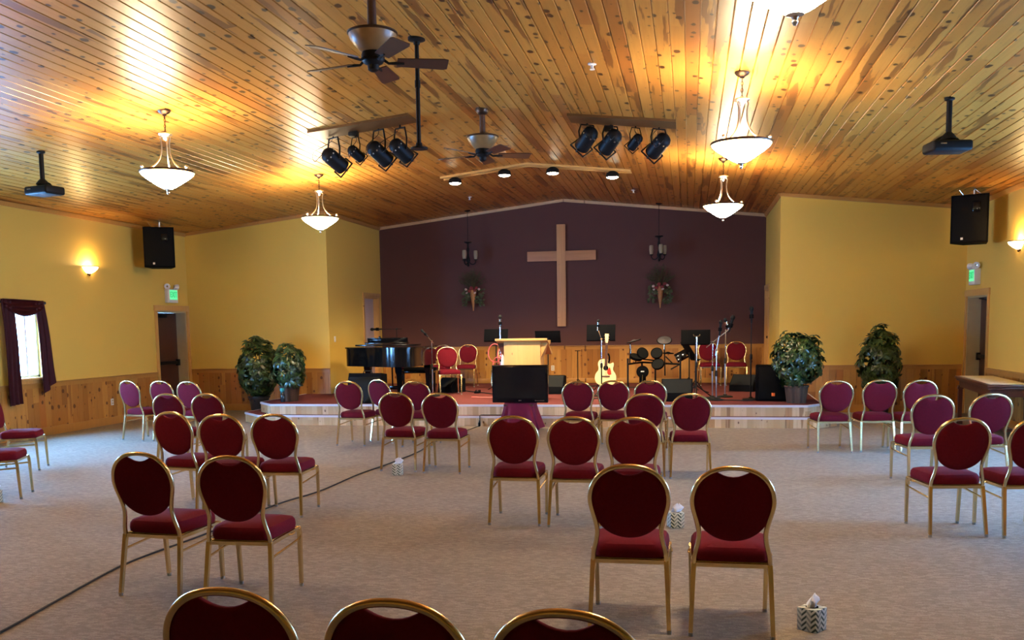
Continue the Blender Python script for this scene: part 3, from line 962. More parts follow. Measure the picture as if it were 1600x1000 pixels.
# ------------------------------------------------------------------ projectors
def make_projector(label):
    t = thing('projector', label, 'projector')
    MB().lathe([(0, .01), (.05, .01), (.05, -.02), (.03, -.03), (0, -.03)], 14).build('ceiling_plate', 'black_metal', t)
    MB().cyl((0, 0, 0), (0, 0, -.38), .028, n=12).build('pole', 'black_metal', t)
    m = MB().lathe([(.03, -.34), (.05, -.36), (.075, -.395), (.08, -.41), (0, -.41)], 14)
    for a in (-1, 1): m.tube([(a*.05, 0, -.38), (a*.10, .02, -.405), (a*.13, .02, -.43)], .012, 6)
    m.build('mount', 'black_metal', t)
    b = MB().box((0, .02, -.485), (.40, .29, .105), .028, seg=3).build('body', 'black_metal', t)
    MB().lathe([(0, 0), (.035, 0), (.042, .03), (.036, .03), (.03, .012), (0, .012)], 16, c=(-.11, .165, -.485), rot=Matrix.Rotation(R(-90), 3, 'X')).build('lens', 'chrome', b)
    MB().box((-.10, -.127, -.47), (.06, .006, .012)).build('badge', 'nickel', b)
    return t


p0 = make_projector('black ceiling projector hanging near the curtained window wall'); p0.location = (-7.97, 10.41, zc(-7.97)); p0.rotation_euler = (0, 0, R(-14)); p0['group'] = 'projectors hung from the ceiling'
dup(p0, (2.575, 10.22, zc(2.575)), R(10), 'black ceiling projector hanging near the table wall and its speaker', 'projectors hung from the ceiling')

# ------------------------------------------------------------------ wall speakers
def make_wall_speaker(label, loc, rz, top):
    t = thing('wall_speaker', label, 'loudspeaker', loc, rz, 'speakers hung in the front corners')
    poly = [(-.27, -.23), (.27, -.23), (.17, .23), (-.17, .23)]
    MB().prism(poly, -.37, .37, lambda u, v, w: (u, v, w)).build('cabinet', 'black', t)
    MB().box((0, -.236, 0), (.49, .018, .69), .006).build('grille', 'grille_black', t)
    b = MB().box((-.10, -.247, -.30), (.035, .006, .035)).build('badge', 'white_plastic', t)
    h = MB().box((.10, -.248, .17), (.11, .012, .15), .004); h.build('horn', 'black_gloss', t)
    c = MB()
    for sx, s2 in ((-.12, -.20), (.14, .02)): c.tube([(sx, 0, .365), (s2, 0, top)], .006, 5)
    c.cyl((0, .12, .36), (0, .12, top), .02, n=8)
    c.build('safety_cable', 'nickel', t)
    return t


def top_gap(x, z): return zc(x) - z
make_wall_speaker('black loudspeaker hung in the corner above the exit door by the window wall', (-9.80, 15.93, 3.215), R(28), top_gap(-9.80, 3.215))
make_wall_speaker('black loudspeaker hung in the corner above the exit door by the communion table', (4.36, 15.75, 3.215), R(-26), top_gap(4.36, 3.215))

# ------------------------------------------------------------------ exit signs
def make_exit(label, loc, rz):
    t = thing('exit_sign', label, 'exit sign', loc, rz, 'emergency exit signs')
    # local +X points into the room, +Y along the wall
    MB().box((.05, 0, 0), (.10, .32, .27), .008).build('housing', 'white_plastic', t)
    f = MB().box((.1015, 0, .02), (.004, .27, .19)).build('face', 'exit_face', t)
    cu = bpy.data.curves.new('lettering', 'FONT'); cu.body = 'EXIT'; cu.size = .155; cu.align_x = 'CENTER'; cu.align_y = 'CENTER'; cu.extrude = .002
    tmp = bpy.data.objects.new('lettering_text', cu); me = bpy.data.meshes.new_from_object(tmp); bpy.data.objects.remove(tmp)
    lo = bpy.data.objects.new('lettering', me); COL.objects.link(lo); lo.parent = f; lo.location = (.106, 0, .02); lo.rotation_euler = (PI/2, 0, PI/2); lo.scale = (.78, 1.05, 1)
    me.materials.clear(); me.materials.append(M['exit_text'])
    for s in (-1, 1):
        h = MB().cyl((.05, s*.10, .13), (.05, s*.13, .17), .014, n=8)
        h.lathe([(0, -.05), (.03, -.048), (.05, -.02), (.058, .03), (.050, .034), (0, .02)], 14, c=(.07, s*.17, .185), rot=aim((.55, s*.8, -.1)))
        hh = h.build('lamp_head', 'white_plastic', t)
        MB().lathe([(0, .024), (.049, .028)], 14, c=(.07, s*.17, .185), rot=aim((.55, s*.8, -.1))).build('lens', 'chrome', hh)
    return t


make_exit('green lit exit sign with two lamp heads over the door by the window wall', (XL, 16.90, 2.36), 0)
make_exit('green lit exit sign with two lamp heads over the door by the communion table', (XR, 16.92, 2.38), PI)

# sprinkler heads
for x, y, l in ((-.98, 9.58, 'white sprinkler head on the pine boards near the three-arm pendant'), (-4.44, 18.65, 'white sprinkler head on the ceiling before the gable, window side'), (-1.1, 18.58, 'white sprinkler head on the ceiling before the gable, table side')):
    m = MB().lathe([(0, .005), (.045, .005), (.045, -.006), (.015, -.012), (.012, -.045), (.026, -.05), (.026, -.056), (0, -.056)], 12)
    o = m.build('sprinkler_head', 'white_plastic'); o.location = (x, y, zc(x)); tag(o, l, 'sprinkler', 'ceiling sprinkler heads')
# ------------------------------------------------------------------ cross
t = thing('hanging_cross', 'large plain wooden cross on the burgundy wall', 'cross', (-2.857, YB, 0))
MB().box2((-.098, -.075, 1.64), (.098, -.015, 3.925), .006).build('upright', 'oak', t)
MB().box2((-.775, -.070, 3.115), (.785, -.020, 3.335), .006).build('crossbar', 'oak_h', t)
MB().box2((-.06, -.02, 3.0), (.06, -.002, 3.4)).build('wall_bracket', 'black_metal', t)

# ------------------------------------------------------------------ chandeliers and floral cones in front of the burgundy wall
def make_chandelier(label):
    t = thing('candle_chandelier', label, 'chandelier')
    MB().lathe([(0, .01), (.07, .01), (.07, -.015), (.02, -.03), (0, -.03)], 14).build('canopy', 'black_metal', t)
    MB().cyl((0, 0, 0), (0, 0, -.70), .006, n=6).build('hanging_rod', 'black_metal', t)
    m = MB().lathe([(0, -.68), (.09, -.69), (.09, -.705), (.025, -.73), (.02, -.80), (.035, -.86), (.018, -.93), (.03, -1.02), (.05, -1.10), (.022, -1.17), (.03, -1.22), (0, -1.25)], 12)
    m.build('column', 'black_metal', t)
    for k in range(3):
        a = 2*PI*k/3 + .25; c, s = math.cos(a), math.sin(a)
        pr = [(.02, -1.14), (.08, -1.19), (.14, -1.18), (.17, -1.13), (.17, -1.10)]
        arm = MB().tube(smooth_path([(r*c, r*s, z) for r, z in pr], 4), .011, 6)
        arm.lathe([(0, -1.11), (.035, -1.10), (.045, -1.08), (0, -1.085)], 10, c=(.17*c, .17*s, 0))
        ar = arm.build('arm', 'black_metal', t)
        MB().lathe([(0, -1.09), (.030, -1.085), (.038, -1.05), (.048, -.98), (.044, -.90), (.036, -.885), (.03, -.89), (0, -.9)], 12, c=(.17*c, .17*s, 0)).build('candle_shade', 'candle', ar)
    return t


c0 = make_chandelier('black iron candle chandelier hanging before the burgundy wall, on the piano side of the cross'); c0.location = (-4.91, 20.36, zc(-4.91)); c0['group'] = 'candle chandeliers'
dup(c0, (-.66, 20.36, zc(-.66)), .55, 'black iron candle chandelier hanging before the burgundy wall, on the drum side of the cross', 'candle chandeliers')


def make_flowers(label, seed):
    rnd = random.Random(seed)
    t = thing('floral_wall_cone', label, 'flower arrangement')
    MB().lathe([(0, -.44), (.012, -.43), (.045, -.2), (.085, .04), (.078, .04), (.04, -.16), (0, -.2)], 16, c=(0, -.10, 0)).build('wicker_cone', 'wicker', t)
    g = MB()
    for i in range(46):
        a = rnd.uniform(-1.25, 1.25); L = rnd.uniform(.25, .48); y = rnd.uniform(-.18, -.03)
        tip = Vector((math.sin(a)*L*.8, y - .03, .08 + abs(math.cos(a))*L))
        g.tube(smooth_path([(0, -.1, .0), tip*.5 + Vector((0, -.04, .06)), tip], 3), [.006, .006, .005, .005, .004, .003, .002], 4)
        for q in range(5):
            p = tip*(.5 + .1*q) + Vector((rnd.uniform(-.015, .015), -.03, .02)); e = Vector((rnd.uniform(-1, 1), rnd.uniform(-.6, .3), rnd.uniform(0, 1.1))).normalized()*.06; n = e.cross(Vector((0, 1, 0)))*.16
            g.add([p, p + e*.5 + n, p + e, p + e*.5 - n], [(0, 1, 2, 3)])
    g.build('dried_sprays', 'dried', t)
    iv = MB()
    for sx in (-1, 1):
        for i in range(52):
            p = Vector((sx*rnd.uniform(.09, .24), rnd.uniform(-.16, -.04), rnd.uniform(-.30, .08))); e = Vector((rnd.uniform(-1, 1), rnd.uniform(-.8, .2), rnd.uniform(-1, .2))).normalized()*.085; n = e.cross(Vector((.1, 1, .1))).normalized()*.026
            iv.add([p, p + e*.5 + n, p + e, p + e*.5 - n], [(0, 1, 2, 3)])
    iv.build('trailing_ivy', 'sage', t)
    for i, (x, z, r, m) in enumerate(((-.02, .08, .06, 'rose'), (.05, .03, .05, 'rose'), (-.08, .02, .05, 'rose'), (.10, .09, .05, 'rose'), (-.15, .05, .036, 'berry'), (.16, .06, .034, 'berry'), (.06, -.02, .032, 'berry'), (-.13, -.02, .028, 'berry'))):
        b = MB()
        for q in range(4): b.ball((x + rnd.uniform(-.012, .012), -.18, z + rnd.uniform(-.012, .012)), (r*.7, r*.6, r*.65), 8)
        b.build('rose', m, t)
    return t


make_flowers('dried flower cone on the burgundy wall on the piano side of the cross', 3).location = (-4.90, YB - .01, 2.46)
make_flowers('dried flower cone on the burgundy wall on the drum side of the cross', 5).location = (-.645, YB - .01, 2.45)

# ------------------------------------------------------------------ window scarf curtain
y0, y1 = 12.19, 13.06
t = thing('window_curtain', 'wine scarf curtain swagged over the only window in view', 'curtain', (XL, y0, 0))
W = y1 - y0
rod = MB().cyl((.085, -.02, 2.135), (.085, W + .06, 2.135), .012, n=8)
for y in (.0, W + .02): rod.cyl((0, y, 2.135), (.085, y, 2.135), .010, n=8)
for y in (-.035, W + .075): rod.ball((.085, y, 2.135), .026, 8)
rod.build('curtain_rod', 'black_metal', t)


def cloth_grid(fn, nu, nv, th=.006):
    vs = [fn(u/nu, v/nv) for v in range(nv+1) for u in range(nu+1)]; m = nu+1; fs = []
    for v in range(nv):
        for u in range(nu): fs.append((v*m+u, v*m+u+1, (v+1)*m+u+1, (v+1)*m+u))
    k = len(vs); vs2 = [Vector(p) + Vector((th, 0, 0)) for p in vs]
    mb = MB().add(list(vs) + vs2, fs + [tuple(i + k for i in f) for f in fs])
    b = list(range(m)) + [v*m + nu for v in range(1, nv+1)] + [nv*m + u for u in range(nu-1, -1, -1)] + [v*m for v in range(nv-1, 0, -1)]
    mb.f += [(b[i], b[(i+1) % len(b)], b[(i+1) % len(b)] + k, b[i] + k) for i in range(len(b))]
    return mb


def swag(u, v):
    drop = .10 + .16*math.sin(PI*u)**.8; z = 2.185 - v*drop - .02*u
    return Vector((.10 + .022*math.sin(v*14 + 2*math.sin(PI*u)) + .02*math.sin(PI*u), u*W, z))


def panel(a0, a1, b0, b1, ztop, zb0, zb1, folds):
    def f(u, v):
        y = (a0 + (a1-a0)*u)*(1-v) + (b0 + (b1-b0)*u)*v + .015*math.sin(v*5)
        zb = zb0 + (zb1-zb0)*u
        return Vector((.098 + .026*math.sin(u*folds*2*PI + v*1.5)*(.55 + .45*v), y, ztop + (zb-ztop)*v))
    return f


cloth_grid(swag, 20, 12).build('swag', 'curtain', t, 80)
cloth_grid(panel(-.03, .23, .02, .29, 2.18, .55, .57, 3), 20, 24).build('long_panel', 'curtain', t, 80)
cloth_grid(panel(W - .17, W + .03, W - .10, W + .26, 2.17, .64, .90, 2.5), 20, 24).build('short_panel', 'curtain', t, 80)

# wall outlets and switch
def plate(name, label, cat, loc, n, kind, grp):
    t = thing(name, label, cat, loc, 0, grp)
    s = (.012, .075, .118) if n[0] else (.075, .012, .118)
    MB().box((0, 0, 0), s, .003).build('cover_plate', 'white_plastic', t)
    m = MB()
    if kind == 'outlet':
        for z in (-.024, .024):
            m.box((n[0]*.006, n[1]*.006, z), (.008 if n[0] else .03, .03 if n[0] else .008, .026), .002)
        m.build('socket', 'jamb', t)
    else:
        m.box((n[0]*.010, n[1]*.010, 0), (.016 if n[0] else .012, .012 if n[0] else .016, .03), .002); m.build('toggle', 'white_plastic', t)
    return t


p = onx(175, 628, XL + .016); plate('wall_outlet', 'small pale outlet plate on the wainscot beside the farthest purple-lit chair', 'outlet', (XL + .022, p.y, p.z), (1, 0), 'outlet', 'outlet plates')
p = at(864, 575, YB); plate('wall_outlet', 'pale outlet plate on the stage wainscot beside the lectern', 'outlet', (p.x, YB - .022, p.z), (0, -1), 'outlet', 'outlet plates')
p = onx(523, 530, XOL); plate('light_switch', 'small light switch on the pale corner wall above the piano', 'switch', (XOL + .006, p.y, p.z), (1, 0), 'switch', 'switch plates')

# ------------------------------------------------------------------ grand piano
PX = at(603, 545, 16.6).x
t = thing('grand_piano', 'black glossy grand piano with closed lid on the stage', 'piano', (PX - .03, 16.76, ST))
ol = [(-.77, .76), (.74, .76), (.74, -.45), (.72, -.66), (.60, -.78), (.42, -.80), (.20, -.74), (-.02, -.62), (-.24, -.47), (-.48, -.36), (-.70, -.24), (-.80, -.04), (-.79, .28)]
ol2 = [(p.x, p.y) for p in smooth_path([(x, y, 0) for x, y in ol[2:]], 4)]
OL = [(-.77, .76), (.74, .76)] + ol2
MB().prism(OL, .60, .93, xyz).build('case', 'black_gloss', t)
lid = MB().prism([(x*1.03, y*1.03) for x, y in OL], .932, .956, xyz).build('lid', 'black_gloss', t)
MB().box((-.05, .22, .985), (1.2, .40, .03), .006).build('folded_lid_flap', 'black_gloss', t)
d = MB().box((-.12, .40, 1.075), (.82, .03, .10), .006, rot=Matrix.Rotation(R(12), 3, 'X')); d.box((-.12, .36, 1.02), (.86, .16, .03), .004); d.box((-.28, .40, 1.13), (.03, .03, .05), .004)
d.build('music_desk', 'black_gloss', t)
MB().box((0, .84, .66), (1.40, .17, .05), .008).build('key_bed', 'black_gloss', t)
k = MB(); k.box((0, .835, .692), (1.22, .15, .016)); kb = k.build('white_keys', 'white_plastic', t)
k = MB()
for i in range(52):
    if i % 7 in (0, 1, 3, 4, 5): k.box((-.60 + i*.0235, .80, .707), (.012, .09, .014))
k.build('black_keys', 'black', t)
for i, (x, y) in enumerate(((-.62, .62), (.62, .62), (.40, -.52))):
    l = MB(); l.tube([(x, y, .61), (x, y, .50), (x, y, .45), (x, y, .06)], [.095, .088, .066, .046], square=True); lg = l.build('leg', 'black_gloss', t)
    c = MB(); c.cyl((x - .02, y, .035), (x + .02, y, .035), .035, n=12); c.box((x, y, .065), (.07, .07, .02), .004); c.build('caster', 'gold', lg)
l = MB(); l.cyl((-.07, .48, .61), (-.07, .48, .18), .016, n=8); l.cyl((.07, .48, .61), (.07, .48, .18), .016, n=8); l.box((0, .48, .15), (.24, .14, .07), .008); ly = l.build('pedal_lyre', 'black_gloss', t)
m = MB()
for x in (-.06, 0, .06): m.box((x, .60, .12), (.025, .14, .012), .004)
m.build('pedal', 'gold', ly)
b = thing('piano_bench', 'black padded piano bench seen under the grand piano', 'bench', (PX + .16, 18.05, ST))
MB().box((0, 0, .47), (.76, .36, .07), .02).build('seat', 'black', b)
MB().box((0, 0, .415), (.72, .32, .05), .004).build('apron', 'black_gloss', b)
for x in (-.33, .33):
    for y in (-.13, .13): MB().tube([(x, y, .40), (x, y, 0)], [.030, .022], square=True).build('leg', 'black_gloss', b)

# ------------------------------------------------------------------ stands, microphones
MSG = 'microphone stands on the stage'
def mic_stand(label, x, y, h, metal, lower=None, boom=None, tripod=False):
    t = thing('microphone_stand', label, 'microphone stand', (x, y, ST), 0, MSG)
    if tripod:
        for k in range(3):
            a = 2*PI*k/3 + .5
            MB().tube([(0, 0, .22), (.30*math.cos(a), .30*math.sin(a), .012)], .011, 6).build('tripod_leg', 'black_metal', t)
    else:
        MB().lathe([(0, .05), (.03, .05), (.035, .035), (.10, .028), (.135, .018), (.14, 0), (0, 0)], 20).build('base', 'grille' if metal == 'chrome' else 'black_metal', t)
    hm = h*.55
    MB().cyl((0, 0, .02), (0, 0, hm), .0125, n=10).build('lower_pole', lower or metal, t)
    MB().cyl((0, 0, hm), (0, 0, h), .0085, n=8).build('upper_pole', metal, t)
    MB().lathe([(.013, hm - .06), (.022, hm - .05), (.022, hm + .02), (.012, hm + .04)], 10).build('clutch', 'black_metal', t)
    if boom:
        m = MB().tube([Vector((0, 0, h)) - Vector(boom)*.35, Vector((0, 0, h)) + Vector(boom)], .0075, 6); m.ball((0, 0, h), .024, 8); m.build('boom', metal, t)
    return t


def microphone(label, p, d, body='black_metal', s=1.0):
    t = thing('microphone', label, 'microphone', p, 0, 'microphones on stands'); Q = aim(d)
    MB().lathe([(0, -.09*s), (.010*s, -.09*s), (.013*s, -.03*s), (.019*s, .05*s), (.020*s, .06*s), (0, .06*s)], 12, rot=Q).build('body', body, t)
    MB().ball(Q @ Vector((0, 0, .085*s)), (.027*s, .027*s, .032*s), 10, rot=Q).build('grille', 'grille', t)
    c = MB().lathe([(.019*s, -.03*s), (.026*s, -.03*s), (.026*s, .015*s), (.019*s, .015*s)], 10, rot=Q); c.build('clip', 'black', t)
    return t


def on_stage(px, y): return at(px, 600, y).x


def zat(px, py, y): return at(px, py, y).z - ST


# by the piano
x = on_stage(676, 16.9); h = zat(676, 533, 16.9)
mic_stand('chrome microphone stand beside the brightly lit red chair, boom pointing to the piano', x, 16.9, h, 'chrome', None, (-.10, 0, .11))
microphone('black microphone angled on the boom between piano and lit chair', (x - .125, 16.9, ST + h + .14), (-.7, 0, .72))
x = on_stage(622, 18.85); h = zat(622, 514, 18.85)
mic_stand('black microphone stand behind the piano with a level boom above the lid', x, 18.85, h, 'black_metal', None, (-.34, 0, .0))
microphone('dark microphone lying level above the closed piano lid', (x - .44, 18.85, ST + h), (-1, 0, -.02), s=1.3)
# by the lectern
x = on_stage(783, 16.8); h = zat(783, 511, 16.8)
mic_stand('bright chrome microphone stand rising beside the wooden lectern', x, 16.8, h, 'chrome', 'chrome')
microphone('chrome microphone upright above the corner of the lectern', (x, 16.8, ST + h + .075), (0, 0, 1), 'chrome', 1.3)
cb = MB()
for q, (dx, dz, r) in enumerate(((-.10, .82, .17), (-.05, .62, .12), (.02, .50, .09))):
    cb.tube([(x + dx + r*.75*math.cos(a), 16.76 + .012*math.sin(3*a), ST + dz + r*math.sin(a)) for a in [2*PI*i/24 for i in range(24)]], .010, 6, closed=True)
cb.tube(smooth_path([(x + .0, 16.78, ST + .95), (x - .05, 16.75, ST + .75), (x + .04, 16.75, ST + .45), (x, 16.74, ST + .25), (x - .05, 16.7, ST + .016), (x - .5, 16.5, ST + .016)], 6), .010, 6)
tag(cb.build('microphone_cable', 'red_cable'), 'coiled red cable looped over the chrome stand beside the lectern', 'cable')
cb = MB().lathe([(0, 0), (.045, .0), (.05, .06), (.042, .20), (.018, .38), (.014, .42), (0, .42)], 12)
o = cb.build('windscreen_tube', 'white_plastic'); o.location = (x + .055, 16.72, ST + .40); tag(o, 'white tapered sleeve strapped to the chrome stand beside the lectern', 'sleeve')
# in front of the guitar
x = on_stage(940, 16.9); h = zat(940, 530, 16.9)
mic_stand('chrome-topped straight microphone stand in front of the acoustic guitar', x, 16.9, h, 'chrome', 'black_metal', (-.05, 0, .16))
microphone('silver microphone on the bent holder in front of the black music desk', (x - .06, 16.88, ST + h + .25), (.1, 0, 1), 'chrome')
# group near the drums
x = on_stage(1088, 16.6); h = zat(1088, 526, 16.6)
mic_stand('straight black microphone stand with a chrome top fork beside the drum kit', x, 16.6, h, 'chrome', 'black_metal', tripod=True)
m = MB()
for s in (-1, 1): m.tube([(0, 0, 0), (s*.05, 0, .015), (s*.055, 0, .04)], .008, 6)
o = m.build('microphone_fork', 'chrome'); o.location = (x, 16.6, ST + h); tag(o, 'small chrome double holder on top of the black stand by the drums', 'holder')
x = on_stage(1113, 16.4); h = zat(1113, 535, 16.4)
mic_stand('chrome microphone stand with a long boom rising over the stage chairs', x, 16.4, h, 'chrome', 'nickel', (.31, .05, .25))
microphone('black microphone at the tip of the long slanting boom', (x + .31, 16.45, ST + h + .30), (.25, 0, .95), s=1.5)
x2 = on_stage(1119, 16.02); h2 = zat(1119, 547, 16.02)
mic_stand('short chrome microphone stand standing close against the long-boom stand', x2, 16.02, h2, 'nickel', 'nickel', (.05, 0, .27))
microphone('black microphone just above the shoulder of the long boom', (x2 + .06, 16.02, ST + h2 + .36), (.1, 0, 1), s=1.3)
x = on_stage(1133, 16.72); h = zat(1136, 515, 16.72)
mic_stand('slim chrome microphone stand on a round base between two stage chairs', x, 16.72, h, 'chrome', 'nickel')
microphone('silver-tipped black microphone beside the tip of the long boom', (x + .03, 16.72, ST + h + .06), (-.3, 0, .9), 'chrome', 1.3)
x = on_stage(1173, 16.1); h = zat(1174, 500, 16.1)
mic_stand('tall straight black microphone stand next to the black floor speaker', x, 16.1, h, 'black_metal')
microphone('black microphone topping the tallest straight black stand', (x, 16.1, ST + h + .07), (0, .1, 1), s=1.4)


def music_stand(label, px, y, w, py0, py1, tilt=-14, rz=0):
    p = at(px, (py0+py1)/2, y); t = thing('music_stand', label, 'music stand', (p.x, y, ST), rz, 'black music stands')
    zc_ = p.z - ST; hh = zat(px, py0, y) - zat(px, py1, y)
    Q = Matrix.Rotation(R(tilt), 3, 'X')
    d = MB().box((0, 0, zc_), (w, .012, hh), .004, rot=Q); d.box(Vector((0, 0, zc_)) + Q @ Vector((0, .03, -hh/2)), (w, .06, .012), .003, rot=Q)
    d.build('desk', 'black', t)
    MB().cyl((0, .0, .10), (0, 0, zc_ - .02), .013, n=8).build('pole', 'black_metal', t)
    for k in range(3):
        a = 2*PI*k/3 + .4; MB().tube([(0, 0, .26), (.16*math.cos(a), .16*math.sin(a), .05), (.27*math.cos(a), .27*math.sin(a), .01)], .009, 6).build('tripod_leg', 'black_metal', t)
    return t


music_stand('black music stand behind the chrome lectern stand, below the floral cone', 775, 18.5, .50, 514, 533)
music_stand('black music stand rising behind the top of the lectern', 856, 18.6, .52, 516, 536, 24)
music_stand('black music stand behind the acoustic guitar and its stand', 939, 18.0, .56, 507, 532)
music_stand('black music stand in front of the drum-side stage chairs', 1087, 17.6, .54, 515, 538)
music_stand('black music stand turned edge-on beside the drum module', 1077, 18.55, .46, 532, 566, 32, R(-72))

# little empty stand
x = on_stage(903, 19.6)
t = thing('instrument_stand', 'thin empty black stand against the stage wainscot between monitor and guitar', 'stand', (x, 19.6, ST))
h = zat(903, 548, 19.6)
m = MB().cyl((0, 0, .1), (0, 0, h), .010, n=8); m.tube([(-.06, 0, h), (.06, 0, h)], .008, 6); m.build('pole', 'black_metal', t)
for k in range(3):
    a = 2*PI*k/3 + .5; MB().tube([(0, 0, .16), (.18*math.cos(a), .18*math.sin(a), .01)], .009, 6).build('tripod_leg', 'black_metal', t)

# ------------------------------------------------------------------ acoustic guitar on its stand
gx = at(946, 580, 17.35).x; gz = at(946, 602, 17.35).z - ST
t = thing('acoustic_guitar', 'natural spruce acoustic guitar with red pickguard standing upright', 'guitar', (gx, 17.35, ST + max(gz, .08)))
t.rotation_euler = (R(-7), R(1.5), 0)
half = [(0, 0), (.10, .004), (.165, .035), (.197, .10), (.200, .16), (.182, .22), (.150, .265), (.136, .30), (.138, .335), (.150, .38), (.146, .43), (.115, .475), (.06, .492), (0, .495)]
rt = smooth_path([(x, z, 0) for x, z in half], 4)
lf = [(-p.x, p.y) for p in rt]
cut = []
for p in rt:                                 # cutaway on the treble side
    x, z = p.x, p.y
    cut.append((x, z))
rt2 = [(x, z) for x, z in cut if z < .40] + [(.148, .405), (.140, .43), (.118, .428), (.085, .405), (.055, .405), (.034, .43), (.030, .494)]
poly = rt2 + lf[::-1][1:-1]
fz = lambda u, v, w: (u, w, v)
MB().prism(poly, -.052, -.046, fz).build('top_board', 'guitar_top', t)
MB().prism([(x*.995, .001 + z*.995) for x, z in poly], -.0458, .055, fz).build('body', 'guitar_side', t)
MB().cyl((.0, -.0535, .325), (.0, -.0525, .325), .049, n=24).build('sound_hole', 'black', t)
MB().prism([(.03, .285), (.075, .345), (.098, .275), (.110, .205), (.062, .190), (.030, .225)], -.056, -.0525, fz).build('pickguard', 'pickguard', t)
MB().box((0, -.057, .165), (.16, .012, .026), .004).build('bridge', 'mahogany', t)
MB().prism([(-.026, .37), (.026, .37), (.022, .80), (-.022, .80)], -.062, -.035, fz).build('neck', 'guitar_side', t)
MB().prism([(-.024, .36), (.024, .36), (.021, .80), (-.021, .80)], -.067, -.0625, fz).build('fretboard', 'mahogany', t)
hd = MB().prism([(-.024, .80), (.024, .80), (.038, .97), (-.038, .97)], -.060, -.045, fz).build('headstock', 'guitar_top', t)
m = MB()
for sx in (-1, 1):
    for z in (.84, .885, .93): m.cyl((sx*.03, -.05, z), (sx*.055, -.05, z), .007, n=6)
m.build('tuning_pegs', 'chrome', hd)
m = MB()
for i in range(6): m.cyl((-.017 + i*.007, -.070, .165), (-.015 + i*.006, -.070, .81), .0008, n=4)
m.build('strings', 'nickel', t)
MB().tube(smooth_path([(.03, -.04, .60), (.055, -.03, .55), (.055, .02, .47), (.03, .05, .43)], 5), [.016]*16, 6).build('capo_strap', 'black', t)
t = thing('guitar_stand', 'black tubular stand cradling the acoustic guitar', 'stand', (gx, 17.35, ST))
z0 = max(gz, .08) - .02
MB().tube([(-.13, -.09, z0 + .03), (-.13, -.10, z0 - .005), (-.08, .03, z0 - .01), (.08, .03, z0 - .01), (.13, -.10, z0 - .005), (.13, -.09, z0 + .03)], .010, 6).build('cradle', 'black_metal', t)
MB().tube([(0, .03, z0 - .01), (0, .17, .62)], .010, 6).build('back_post', 'black_metal', t)
for p in ((-.18, -.16), (.18, -.16), (0, .30)): MB().tube([(0, .05, z0 + .03), (p[0], p[1], .01)], .010, 6).build('leg', 'black_metal', t)

# ------------------------------------------------------------------ lectern
LY = 16.05
lx = at(819, 560, LY).x
t = thing('lectern', 'knotty pine lectern with a flared overhanging desk top', 'lectern', (lx, LY, ST))
zt = zat(820, 528, LY)
MB().box2((-.325, -.20, 0), (.325, .22, zt - .045), .004).build('body', 'lectern', t)
MB().box2((-.355, -.23, 0), (.355, .25, .09), .006).build('plinth', 'casing', t)
m = MB().prism([(-.30, zt - .03), (.36, zt - .26), (.36, zt - .30), (.25, zt - .30), (-.24, zt - .045), (-.30, zt - .045)], -.455, .455, lambda u, v, w: (w, u, v)); m.build('desk_top', 'lectern', t)
MB().box2((-.46, -.315, zt - .045), (.46, -.295, zt - .005), .004).build('front_lip', 'casing', t)
for s in (-1, 1):
    MB().prism([(s*.325, zt - .045), (s*.445, zt - .045), (s*.445, zt - .10), (s*.325, zt - .34)], -.16, .20, lambda u, v, w: (u, w, v)).build('side_bracket', 'mahogany' if s < 0 else 'casing', t)  # -X bracket takes a darker colour: its shade is painted in

# ------------------------------------------------------------------ television on a draped pedestal
TY = 14.32
a, b = at(770, 629, TY), at(856, 570, TY); tw = b.x - a.x; tz = a.z; th = b.z - a.z; tx = (a.x+b.x)/2
t = thing('television', 'black flat screen TV set in front of the stage on a draped pedestal', 'television', (tx, TY, tz))
MB().box2((-tw/2, -.03, .0), (tw/2, .04, th), .008).build('bezel', 'black_gloss', t)
MB().box2((-tw/2 + .035, -.0315, .075), (tw/2 - .035, -.027, th - .035)).build('screen', 'screen', t)
MB().box2((-.24, .04, .10), (.24, .085, th - .10), .01).build('back_shell', 'black', t)
MB().box2((-.022, -.033, .03), (.022, -.029, .042)).build('maker_badge', 'nickel', t)
m = MB()
for i in range(6): m.box2((tw*.27 + i*.026, -.033, .030), (tw*.27 + i*.026 + .016, -.029, .038))
m.build('control_buttons', 'nickel', t)
cx = at(813, 640, TY).x; w0 = .245; w1 = .335
t = thing('tv_pedestal', 'low table hidden by a cloth under the television', 'table', (cx, TY + .02, 0))
MB().box2((-w0 + .01, -.2, tz - .045), (w0 - .01, .2, tz - .012), .004).build('table_top', 'mahogany', t)
for x in (-.2, .2):
    for y in (-.16, .16): MB().box((x, y, (tz - .045)/2), (.035, .035, tz - .045)).build('leg', 'mahogany', t)


def drape(u, v):                              # ring of a hanging cloth
    a = 2*PI*u; e = .42
    c = math.copysign(abs(math.cos(a))**e, math.cos(a)); s = math.copysign(abs(math.sin(a))**e, math.sin(a))
    k = v**1.2; f = k*.032*math.sin(a*11 + 1.2*math.sin(a*3)) + k*.02*math.sin(a*5)
    hem = .03 + .03*math.sin(a*2 + .6)**2
    return Vector(((w0 + (w1 - w0)*k + f)*c, (.205 + .09*k + f)*s, tz - .002 - v*(tz - hem)))


vs = []; nU, nV = 96, 16
for v in range(nV+1):
    for u in range(nU): vs.append(drape(u/nU, v/nV))
fs = [tuple(range(nU))] + [(v*nU+u, v*nU+(u+1) % nU, (v+1)*nU+(u+1) % nU, (v+1)*nU+u) for v in range(nV) for u in range(nU)]
o = MB().add(vs, fs).build('tablecloth', 'cloth', ang=60); o.location = (cx, TY + .02, 0)
tag(o, 'wine cloth draped to the floor beneath the television', 'tablecloth')

